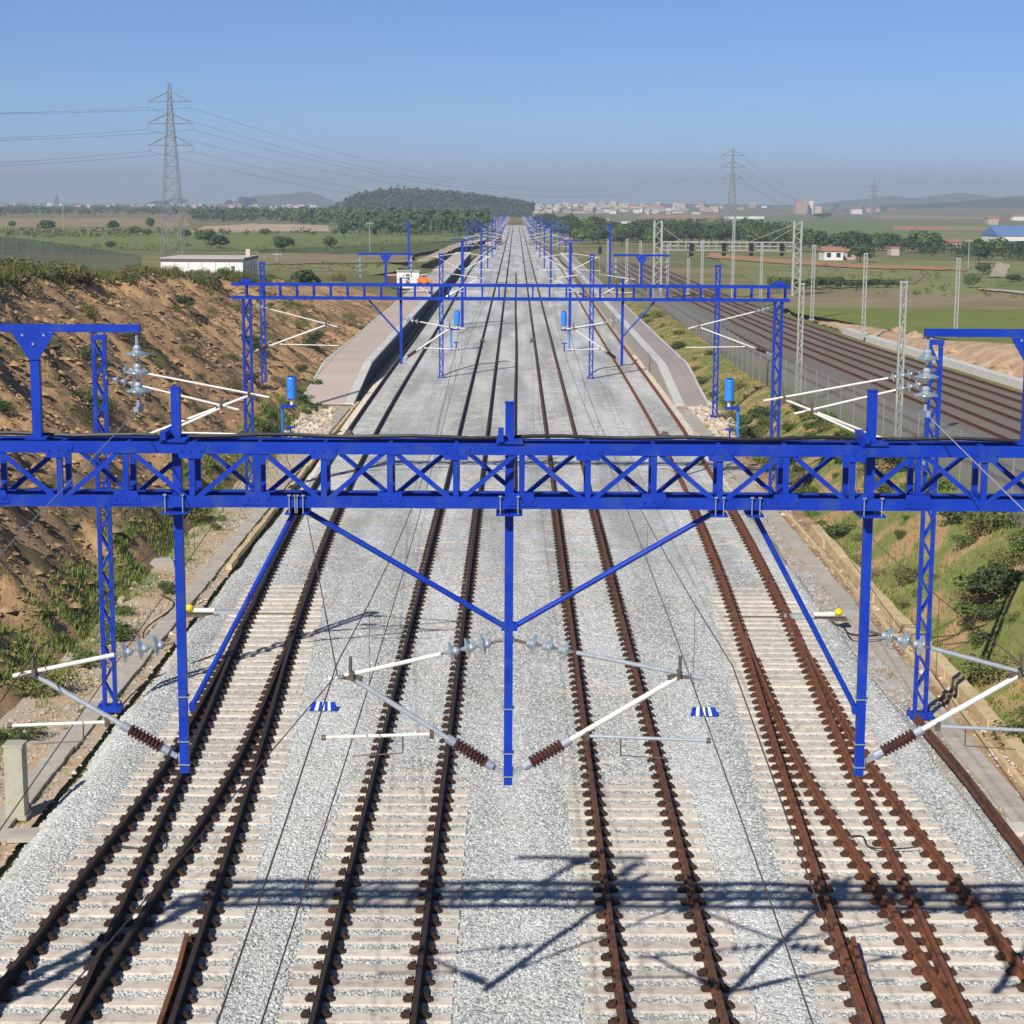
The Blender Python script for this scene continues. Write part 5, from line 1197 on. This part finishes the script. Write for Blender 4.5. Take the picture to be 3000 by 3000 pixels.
for i, (k, pts) in enumerate((
    ('tan', [(-200, 668), (560, 664), (545, 640), (-200, 640)]), ('olive', [(-200, 690), (760, 684), (760, 668), (-200, 670)]),
    ('green', [(-200, 728), (760, 734), (1440, 702), (1440, 684), (700, 686), (-200, 692)]), ('sand', [(560, 680), (965, 679), (960, 660), (740, 656), (600, 664)]),
    ('tan', [(580, 624), (1000, 624), (1000, 611), (590, 611)]), ('brown', [(750, 776), (1190, 770), (1215, 748), (760, 742)]),
    ('olive', [(-200, 800), (900, 830), (1150, 800), (1180, 778), (700, 778), (-200, 735)]), ('dk', [(760, 742), (1210, 747), (1400, 712), (1400, 706), (760, 735)]))):
    poly('field', pts, ZL, F[k], .06 + .012 * i)
poly('dirt_road', [(1212, 770), (1248, 770), (1340, 728), (1425, 704), (1420, 698), (1325, 718)], ZL, F['road'], .2)
for i, (k, pts) in enumerate((
    ('green', [(1800, 700), (3200, 706), (3200, 668), (2330, 640), (1800, 640)]), ('orange', [(1860, 640), (2110, 640), (2095, 628), (1880, 629)]),
    ('olive', [(2230, 845), (3300, 868), (3300, 770), (2100, 760)]), ('brown', [(2290, 905), (3300, 915), (3300, 868), (2240, 846)]),
    ('bright', [(2330, 921), (2440, 938), (2560, 962), (2700, 986), (2800, 1000), (3000, 1022), (3400, 1066), (3400, 912), (2300, 903)]), ('tan', [(2540, 640), (3200, 645), (3200, 622), (2620, 622)]),
    ('tan', [(2620, 676), (3200, 680), (3200, 664), (2610, 662)]), ('orange', [(2640, 672), (2790, 674), (2790, 665), (2640, 664)]),
    ('olive', [(2750, 720), (3200, 724), (3200, 682), (2750, 680)]), ('green', [(2900, 855), (3300, 870), (3300, 800), (2950, 795)]),
    ('dk', [(2300, 700), (3200, 760), (3200, 720), (2300, 690)]), ('brown', [(2640, 830), (2680, 835), (2720, 800), (2700, 797)]))):
    poly('field', pts, ZR, F[k], .06 + .012 * i)
poly('dirt_road', [(2070, 757), (2250, 772), (2500, 788), (2830, 796), (2830, 787), (2500, 777), (2250, 759), (2080, 744)], ZR, F['redroad'], .26)
poly('dirt_road', [(2900, 815), (2945, 815), (2960, 780), (2920, 770)], ZR, F['road'], .28)
poly('dirt_road', [(2860, 852), (3200, 885), (3200, 870), (2880, 848)], ZR, F['road'], .3)
# vineyard rows in the bright field
def vines():
    rg = np.random.default_rng(9); rows = []; y = 171.0
    while y < 242:
        xa = float(oldx(y, 1)) + 6.5 + rg.uniform(-.5, 1.5); x = np.arange(xa, 84, .95) + rg.normal(0, .15, len(np.arange(xa, 84, .95)))
        yy = y + (x - xa) * .10 + rg.normal(0, .18, len(x)); k = (rg.random(len(x)) < .8) & (vnoise(x, yy, 9, 3) > -.25)
        for a, b in zip(x[k], yy[k]):
            c, d = leaf_cloud([(a, b, .35 + ZR, rg.uniform(.3, .5))], 8, .17, int(rg.integers(1e9))); rows.append(c)
        y += rg.uniform(2.6, 4.6)
    v = np.concatenate(rows); o = link('vineyard_rows', np_mesh('vineyard_rows', v, np.arange(len(v)).reshape(-1, 4), M['leaf_crop'])); tag(o, 'green crop rows covering the field beyond the old line', None, None, 'stuff')
M['leaf_crop'] = leafmat('leaf_crop', (.17, .21, .05), (.21, .23, .075), (.10, .15, .03))
vines()
def wood(name, poly_px, z, n, h0, h1, label, m='leaf_dark', zfun=None, leaf=28, seed=1):
    rg = np.random.default_rng(seed); xs_, ys_ = [p[0] for p in poly_px], [p[1] for p in poly_px]; out = []
    from math import inf
    def inside(x, y):
        c = False; j = len(poly_px) - 1
        for i in range(len(poly_px)):
            xi, yi = poly_px[i]; xj, yj = poly_px[j]
            if (yi > y) != (yj > y) and x < (xj - xi) * (y - yi) / (yj - yi) + xi: c = not c
            j = i
        return c
    k = 0
    while k < n:
        px, py = rg.uniform(min(xs_), max(xs_)), rg.uniform(min(ys_), max(ys_))
        if not inside(px, py): continue
        k += 1; p = G(px, py, z); zz = zfun(p.x, p.y) if zfun else z; h = rg.uniform(h0, h1); r = h * rg.uniform(.42, .62)
        c, _ = leaf_cloud([(0, 0, h * .55, r), (r * .5, 0, h * .45, r * .6), (-r * .4, 0, h * .6, r * .6)], leaf, r * .30, int(rg.integers(1e9))); out.append(c + np.array([p.x, p.y, zz]))
    v = np.concatenate(out); o = link(name, np_mesh(name, v, np.arange(len(v)).reshape(-1, 4), M[m])); return tag(o, label, None, None, 'stuff')
wood('woods', [(760, 652), (1420, 690), (1420, 668), (1380, 640), (1000, 632), (760, 634)], ZL, 420, 5, 9, 'dark mixed woods below the wooded hill', seed=2)
wood('woods', [(1020, 690), (1430, 694), (1430, 684), (1020, 676)], ZL, 70, 5, 8, 'dark green wood edge along the left field', seed=12)
wood('treeline', [(-100, 634), (560, 632), (560, 612), (-100, 612)], ZL, 300, 4, 7, 'dark tree line along the left horizon', seed=3)
wood('treeline', [(560, 650), (760, 652), (760, 628), (560, 630)], ZL, 110, 5, 8, 'dark hedge wood right of the tall pylon', seed=4)
wood('scrub', [(0, 734), (600, 736), (1100, 738), (1380, 706), (1380, 702), (900, 722), (0, 722)], ZL, 150, .5, 1.6, 'scattered olive scrub along the field edges on the left', seed=21, m='leaf_olive')
wood('scrub', [(0, 690), (700, 690), (1300, 690), (1300, 684), (0, 680)], ZL, 120, .8, 2.4, 'scattered dark scrub along the far edge of the green field on the left', seed=22)
wood('scrub', [(760, 800), (1150, 790), (1180, 776), (760, 776)], ZL, 90, .3, .9, 'low scrub on the rough field beyond the farther gantry', seed=23, m='leaf_olive')
wood('scrub', [(2250, 860), (3000, 880), (3000, 800), (2250, 775)], ZR, 160, .3, 1.0, 'low weeds dotted over the olive field on the right', seed=24, m='leaf_olive')
wood('treeline', [(0, 700), (400, 700), (400, 686), (0, 688)], ZL, 60, 1.5, 3, 'low scrub line across the left field', seed=5, m='leaf_olive')
wood('treeline', [(1430, 668), (1462, 664), (1545, 664), (1570, 668), (1565, 655), (1440, 655)], ZR, 50, 1.5, 3.5, 'low pale brush where the tracks vanish', seed=31, m='leaf_dry')
wood('treeline', [(1880, 690), (2300, 700), (2300, 676), (1880, 672)], ZR, 120, 4, 7, 'dark shrubs behind the belt of pines', seed=6)
wood('treeline', [(2230, 622), (2480, 628), (3000, 618), (3000, 610), (2230, 612)], ZR, 130, 5, 9, 'dark tree line along the right horizon', seed=7)
wood('treeline', [(2550, 740), (3000, 770), (3000, 752), (2550, 722)], ZR, 70, 2, 4, 'low hedge below the blue-roofed shed', seed=8)
# hills
def ridge(name, prof, Y, depth, m, kind='structure', base=-2):
    pts = [D(x, y, Y) for x, y in prof]; xs_ = np.linspace(pts[0].x, pts[-1].x, 90); zs = np.interp(xs_, [p.x for p in pts], [p.z for p in pts]); zs = zs + hill_noise(xs_, 0 * xs_, Y * .006, 3) * (zs - zs.min()) * .05
    us = np.linspace(-1, 1, 22); v = []
    for u in us:
        k = math.cos(u * PI / 2) ** 1.2 if abs(u) < 1 else 0
        for x, z in zip(xs_, zs): v.append((x, Y + u * depth, base + (z - base) * k))
    n = len(xs_); i = (np.arange(len(us) - 1)[:, None] * n + np.arange(n - 1)[None, :]).ravel()
    o = link(name, np_mesh(name, np.array(v), np.stack([i, i + 1, i + 1 + n, i + n], 1), m, True)); o['kind'] = kind
    return lambda x, y: base + (float(np.interp(x, xs_, zs)) - base) * (math.cos(max(-1, min(1, (y - Y) / depth)) * PI / 2) ** 1.2)
M['hillm'] = ground_mat('wooded_hill', (.06, .075, .035), (.045, .06, .028), (.08, .085, .04), .02, .3, .2)
hz = ridge('hill', [(1008, 610), (1022, 602), (1040, 588), (1085, 577), (1165, 568), (1205, 567), (1320, 576), (1420, 588), (1485, 597), (1540, 608)], 1750, 150, M['hillm'])
def hillwood():
    rg = np.random.default_rng(4); out = []
    for k in range(2600):
        x, y = rg.uniform(-165, 14), 1750 + rg.uniform(-150, 30); z = hz(x, y)
        if z < 0: continue
        h = rg.uniform(2.5, 8.5); r = h * rg.uniform(.4, .7); c, _ = leaf_cloud([(0, 0, h * .5, r), (r * .4, 0, h * .6, r * .6)], 16, r * .36, int(rg.integers(1e9))); out.append(c + np.array([x, y, z - 1.5]))
    v = np.concatenate(out); tag(link('hillside_woods', np_mesh('hillside_woods', v, np.arange(len(v)).reshape(-1, 4), M['leaf_hill'])), 'dense dark woods covering the hill beyond the tracks', None, None, 'stuff')
hillwood()
ridge('distant_hill', [(660, 602), (720, 584), (760, 573), (800, 572), (860, 565), (900, 562), (925, 568), (955, 582), (1000, 598)], 5600, 500, M['hillm'])
ridge('distant_hill', [(2380, 602), (2460, 590), (2560, 580), (2610, 574), (2650, 580), (2700, 579), (2750, 572), (2800, 564), (2850, 570), (2900, 578), (2960, 574), (3100, 570)], 6100, 500, M['hillm'])
ridge('distant_hill', [(2540, 606), (2620, 600), (2700, 597), (2800, 592), (2900, 584), (3000, 577), (3150, 572)], 3600, 300, M['hillm'])
ridge('distant_hill', [(1480, 602), (1600, 597), (1800, 599), (2000, 597), (2250, 600), (2400, 602)], 5000, 300, M['hillm'])

# ------------------------------------------------------------------ buildings
M['wall_white'] = mat('rendered_white', (.74, .72, .67), (.66, .64, .6), .3, .8, rnd=.08)
M['wall_tan'] = mat('rendered_tan', (.55, .44, .34), (.50, .40, .32), .3, .8, rnd=.2)
M['wall_pink'] = mat('rendered_pink', (.50, .34, .28), (.46, .31, .26), .3, .8, rnd=.15)
M['tile'] = mat('roof_tile', (.38, .18, .11), (.32, .15, .09), .5, .85, rnd=.15)
M['dark_glass'] = mat('dark_window', (.03, .035, .04), None, rough=.2)
def house(x, y, z, wx, wy, h, label, cat='house', group=None, wall='wall_white', roof='tile', rz=0, gable=True, win=0, name='house'):
    t = thing(name, label, cat, (x, y, z), group, rz)
    mb = MB(); mb.box(-wx / 2, wx / 2, -wy / 2, wy / 2, -3, h); obj('wall', mb, M[wall], t)
    mb = MB()
    if gable: rh = min(wx, wy) * .22; mb.add([(-wx / 2 - .3, -wy / 2 - .3, h), (wx / 2 + .3, -wy / 2 - .3, h), (wx / 2 + .3, wy / 2 + .3, h), (-wx / 2 - .3, wy / 2 + .3, h), (-wx / 2 - .3, 0, h + rh), (wx / 2 + .3, 0, h + rh)], [(3, 2, 1, 0), (0, 1, 5, 4), (2, 3, 4, 5), (0, 4, 3), (1, 2, 5)])
    else: mb.box(-wx / 2 - .15, wx / 2 + .15, -wy / 2 - .15, wy / 2 + .15, h, h + .35)
    obj('roof', mb, M[roof], t)
    for k in range(win):
        u = -wx / 2 + wx * (k + .5) / win; mb = MB(); mb.box(u - .5, u + .5, -wy / 2 - .04, -wy / 2 + .02, h * .35, h * .35 + 1.1); obj('window', mb, M['dark_glass'], t)
    return t
def bpx(px, yb, yt, wpx, depth, label, z=ZR, **k):
    c = G(px, yb, z); s = c.y / FPX; return house(c.x, c.y, z, wpx * s, depth, max(2, D(px, yt, c.y).z - z), label, **k)
bpx(2434, 762, 735, 55, 8, 'bright white farmhouse in front of the dark tree clump on the right', win=2)
bpx(2482, 760, 738, 36, 6, 'low pink-walled house touching the white farmhouse', wall='wall_pink', win=1)
bpx(2617, 748, 740, 24, 5, 'tiny pale shed right of the farmhouse clump', wall='wall_tan', gable=False)
bpx(2790, 728, 712, 36, 8, 'pink tiled house left of the dark tree by the blue-roofed shed', wall='wall_pink')
bpx(2965, 712, 690, 130, 25, 'long white industrial shed with a blue roof at the right edge', cat='shed', roof='bluesheet', gable=True, name='industrial_shed')
bpx(2970, 728, 714, 90, 6, 'long teal green wall below the blue-roofed shed', cat='shed', wall='teal', roof='teal', gable=False, name='industrial_shed')
bpx(2508, 628, 613, 30, 15, 'bright white hilltop house on the right', win=0)
bpx(2555, 624, 613, 40, 15, 'long tan hilltop house right of the white one', wall='wall_tan')
bpx(2610, 622, 614, 24, 15, 'small white hilltop house farthest right of the three')
bpx(2905, 658, 640, 30, 10, 'pale farmhouse on the right slope above the tan field', wall='wall_tan')
bpx(2985, 646, 634, 40, 10, 'white building at the right edge on the slope', )
bpx(2345, 628, 585, 34, 18, 'pinkish high block with two towers on the horizon at the right', cat='building', wall='wall_pink', gable=False, name='tower_block')
bpx(2374, 628, 588, 12, 12, 'slim white tower on the horizon beside the pinkish high block', cat='building', gable=False, name='tower_block')
bpx(2395, 630, 604, 18, 12, 'tan block on the horizon right of the slim white tower', cat='building', wall='wall_tan', gable=False, name='tower_block')
bpx(1340, 644, 634, 42, 20, 'long white shed in the trees just left of the far tracks', z=ZL, cat='shed', roof='wall_white', name='industrial_shed')
bpx(1411, 646, 640, 24, 15, 'small white shed nearest the far tracks on the left', z=ZL, cat='shed', roof='wall_white', name='industrial_shed')
bpx(1272, 634, 628, 40, 15, 'tan shed at the foot of the wooded hill', z=ZL, cat='shed', wall='wall_tan', name='industrial_shed')
bpx(1075, 626, 621, 24, 15, 'small white shed at the left foot of the wooded hill', z=ZL, cat='shed', roof='wall_white', name='industrial_shed')
bpx(1650, 650, 636, 26, 14, 'white house behind the belt of pines near the far tracks', )
bpx(1770, 654, 643, 26, 14, 'white house above the pines, second from the far tracks')
bpx(1832, 660, 654, 26, 10, 'low white shed above the pines, third from the far tracks', gable=False, roof='wall_white', name='industrial_shed', cat='shed')
for px, lab in ((2150, 'long white warehouse on the plain behind the middle pylon'), (2210, 'white warehouse on the plain right of the middle pylon')):
    bpx(px, 641, 636, 44, 30, lab, cat='warehouse', roof='wall_white', gable=False, name='warehouse')
bpx(918, 608, 601, 20, 15, 'white house below the distant blue hill on the left', z=ZL)
rgt = random.Random(5)
for i in range(150):
    px = rgt.gauss(1800, 190); 
    if not 1530 < px < 2270: continue
    Y = rgt.uniform(2450, 3350); c = D(px, 600, Y); z = float(terrain(c.x, Y)); s = Y / FPX
    house(c.x, Y, z, rgt.uniform(7, 24) * s, rgt.uniform(8, 16), rgt.uniform(4, 13) * s * .9, 'pale building in the town on the horizon', 'building', 'town buildings on the horizon', rgt.choice(['wall_white', 'wall_tan', 'wall_tan', 'wall_pink', 'wall_white']), rgt.choice(['tile', 'wall_tan', 'roof_beige']), rgt.uniform(-.4, .4), rgt.random() < .5, 0, 'town_building')
for i in range(46):
    px = rgt.uniform(-20, 980); yb = rgt.uniform(604, 612); c = G(px, yb, ZL); s = c.y / FPX
    house(c.x, c.y, ZL, rgt.uniform(8, 22) * s, 12, rgt.uniform(4, 9) * s, 'pale building on the left horizon above the tree line', 'building', 'buildings on the left horizon', rgt.choice(['wall_white', 'wall_white', 'wall_tan', 'wall_pink']), rgt.choice(['tile', 'roof_beige', 'wall_white']), rgt.uniform(-.4, .4), rgt.random() < .5, 0, 'distant_building')
# the flat-roofed hut on top of the cutting
def hut():
    Yh = 171.0; a, b = D(470, 770, Yh), D(712, 770, Yh); zt = D(590, 758, Yh).z; z0 = zt - 2.75; wx = b.x - a.x; dp = 9.5
    t = thing('white_hut', 'white flat-roofed prefabricated hut on top of the cutting', 'hut', (a.x, Yh, z0))
    n = 6
    for k in range(n):
        mb = MB(); mb.box(wx * k / n + .02, wx * (k + 1) / n - .02, 0, .08, -.6, 2.55); obj('wall_panel', mb, M['white'], t)
    for k in range(6):
        mb = MB(); mb.box(wx - .08, wx, dp * k / 6 + .1, dp * (k + 1) / 6 - .03, -.6, 2.55); obj('wall_panel', mb, M['white'], t)
    mb = MB(); mb.box(.05, wx - .09, .09, dp, -.6, 2.5); obj('core', mb, M['white'], t)
    mb = MB(); mb.box(-.12, wx + .12, -.12, dp + .1, 2.55, 2.75); obj('fascia', mb, M['fascia'], t)
    mb = MB(); mb.box(-.05, wx + .05, -.05, dp, 2.753, 2.82); obj('roof', mb, M['roof_beige'], t)
    mb = MB(); mb.box(wx * .93, wx * .985, 5.5, 6.1, 2.82, 3.5); obj('chimney', mb, M['roof_beige'], t)
    mb = MB(); mb.box(wx * .855, wx * .90, -.02, -.001, -.4, 2.1); obj('door', mb, M['fascia'], t)
    for k in range(4):
        mb = MB(); mb.box(wx + .002, wx + .03, 1.0 + k * 2.1, 2.1 + k * 2.1, 1.0, 2.0); obj('window', mb, M['dark_glass'], t)
hut()
# works site beyond the left platform
c = G(1195, 838, .9); t = thing('site_cabin', 'white site cabin with a dark door beyond the pink platform', 'site cabin', tuple(c))
mb = MB(); mb.box(-1.5, 1.5, 0, 2.2, -.3, 1.95); obj('wall', mb, M['white'], t); mb = MB(); mb.box(-1.65, 1.65, -.15, 2.4, 1.95, 2.1); obj('roof', mb, M['post_concrete'], t)
mb = MB(); mb.box(-.25, .25, -.03, -.002, .3, 1.6); obj('door', mb, M['fascia'], t)
c = G(1148, 836, .8); t = thing('site_skip', 'rust-brown open skip left of the white site cabin', 'skip', tuple(c))
mb = MB(); mb.prism([(-.7, .1), (.7, .1), (.95, 1.3), (-.95, 1.3)][::-1], 0, 1.6); obj('tub', mb, M['rust'], t); mb = MB(); mb.box(-.8, .8, .1, 1.5, 1.31, 1.5); obj('load', mb, M['wall_pink'], t)
c = G(1243, 842, 1.0); t = thing('site_dumper', 'small orange site dumper right of the white site cabin', 'dumper', tuple(c))
mb = MB(); mb.prism([(-.9, .5), (.2, .5), (.45, 1.15), (-.5, 1.35), (-1.0, 1.1)][::-1], -.2, 1.1); obj('skip_bowl', mb, M['orange'], t)
mb = MB(); mb.box(.15, .95, -.1, 1.0, .45, .95); obj('engine_cover', mb, M['orange'], t)
for x in (-.55, .6):
    for y in (-.3, 1.1): mb = MB(); mb.tube((x, y, .35), (x, y + .2, .35), .35, 12); obj('wheel', mb, M['black'], t)
mb = MB(); mb.tube((.3, -.05, .95), (.3, -.05, 1.75), .04, 6); mb.tube((.3, .95, .95), (.3, .95, 1.75), .04, 6); mb.tube((.3, -.05, 1.75), (.3, .95, 1.75), .04, 6); obj('roll_bar', mb, M['orange'], t)
for px, py, lab in ((1672, 733, 'small black signal on a thin post beside the right platform, left of two'), (1758, 733, 'small black signal on a thin post beyond the right platform, right of two')):
    c = D(px, py, 265); t = thing('post_signal', lab, 'signal', (c.x, 265, -.2), 'small black post signals')
    mb = MB(); mb.tube((0, 0, 0), (0, 0, c.z + .2), .05, 6); obj('post', mb, M['pylon'], t)
    mb = MB(); mb.prism([(-.26, c.z - .35), (.26, c.z - .35), (.26, c.z + .5), (.14, c.z + .7), (-.14, c.z + .7), (-.26, c.z + .5)][::-1], -.12, .12); obj('head', mb, M['black'], t)
for px, py, m_, lab, sc_ in ((1437, 716, 'rust', 'small rust-red wagon far off on the left platform track', 1.0), (1440, 728, 'wall_pink', 'small pale pink wagon far off behind the rust-red one', .9)):
    c = G(px, py, .2); t = thing('work_wagon', lab, 'wagon', (float(fB(c.y)), c.y, .2), 'small works wagons')
    mb = MB(); mb.prism([(-1.0, .7), (1.0, .7), (1.25, 1.9 * sc_), (-1.25, 1.9 * sc_)][::-1], 0, 4.0); obj('hopper', mb, M[m_], t)
    mb = MB(); mb.box(-1.1, 1.1, -.2, 4.2, .5, .69); obj('frame', mb, M['black'], t)
    for e in (-.75, .75):
        for y in (.6, 3.3): mb = MB(); mb.tube((e - .06, y, .35), (e + .06, y, .35), .38, 12); obj('wheel', mb, M['rust'], t)
# slim poles in the fields
def pole(px, yb, yt, z, label):
    c = G(px, yb, z); h = D(px, yt, c.y).z - z; t = thing('utility_pole', label, 'pole', tuple(c), 'slim poles in the fields'); r = max(.1, c.y * .0002)
    mb = MB(); mb.tube((0, 0, 0), (0, 0, h), r, 6, r * .7); obj('shaft', mb, M['lattice'], t); mb = MB(); mb.box(-.9, .9, -.05, .05, h - .5, h - .35); obj('crossbar', mb, M['lattice'], t)
pole(186, 676, 578, ZL, 'slim pale pole in the tan field at the left'); pole(812, 772, 738, ZL, 'short white pole right of the white hut'); pole(1084, 740, 648, ZL, 'slim brown pole in the left field before the woods'); pole(2836, 790, 700, ZR, 'slim pole beside the dark tree near the blue-roofed shed')

# ------------------------------------------------------------------ air: one even haze box round everything but the sky
mb = MB(); mb.box(-8000, 8000, -60, 9200, -6, 130)
hm = bpy.data.materials.new('haze'); hm.use_nodes = True; hn = hm.node_tree; hn.nodes.remove(hn.nodes['Principled BSDF'])
pv = hn.nodes.new('ShaderNodeVolumePrincipled'); pv.inputs['Color'].default_value = (.62, .70, .82, 1); pv.inputs['Density'].default_value = 0.00028; pv.inputs['Anisotropy'].default_value = 0.0
hn.links.new(pv.outputs[0], hn.nodes['Material Output'].inputs['Volume'])
hz_ = obj('haze', mb, hm); hz_['kind'] = 'stuff'
SC.cycles.volume_bounces = 0
for o in list(bpy.data.objects):                                       # joined bars too thin to pick apart singly
    if o.name.split('.')[0] in ('lacing', 'bracing', 'gantry_struts', 'leg_lacing', 'insulator_caps', 'arms', 'insulator_sleeves'): o['kind'] = 'stuff'
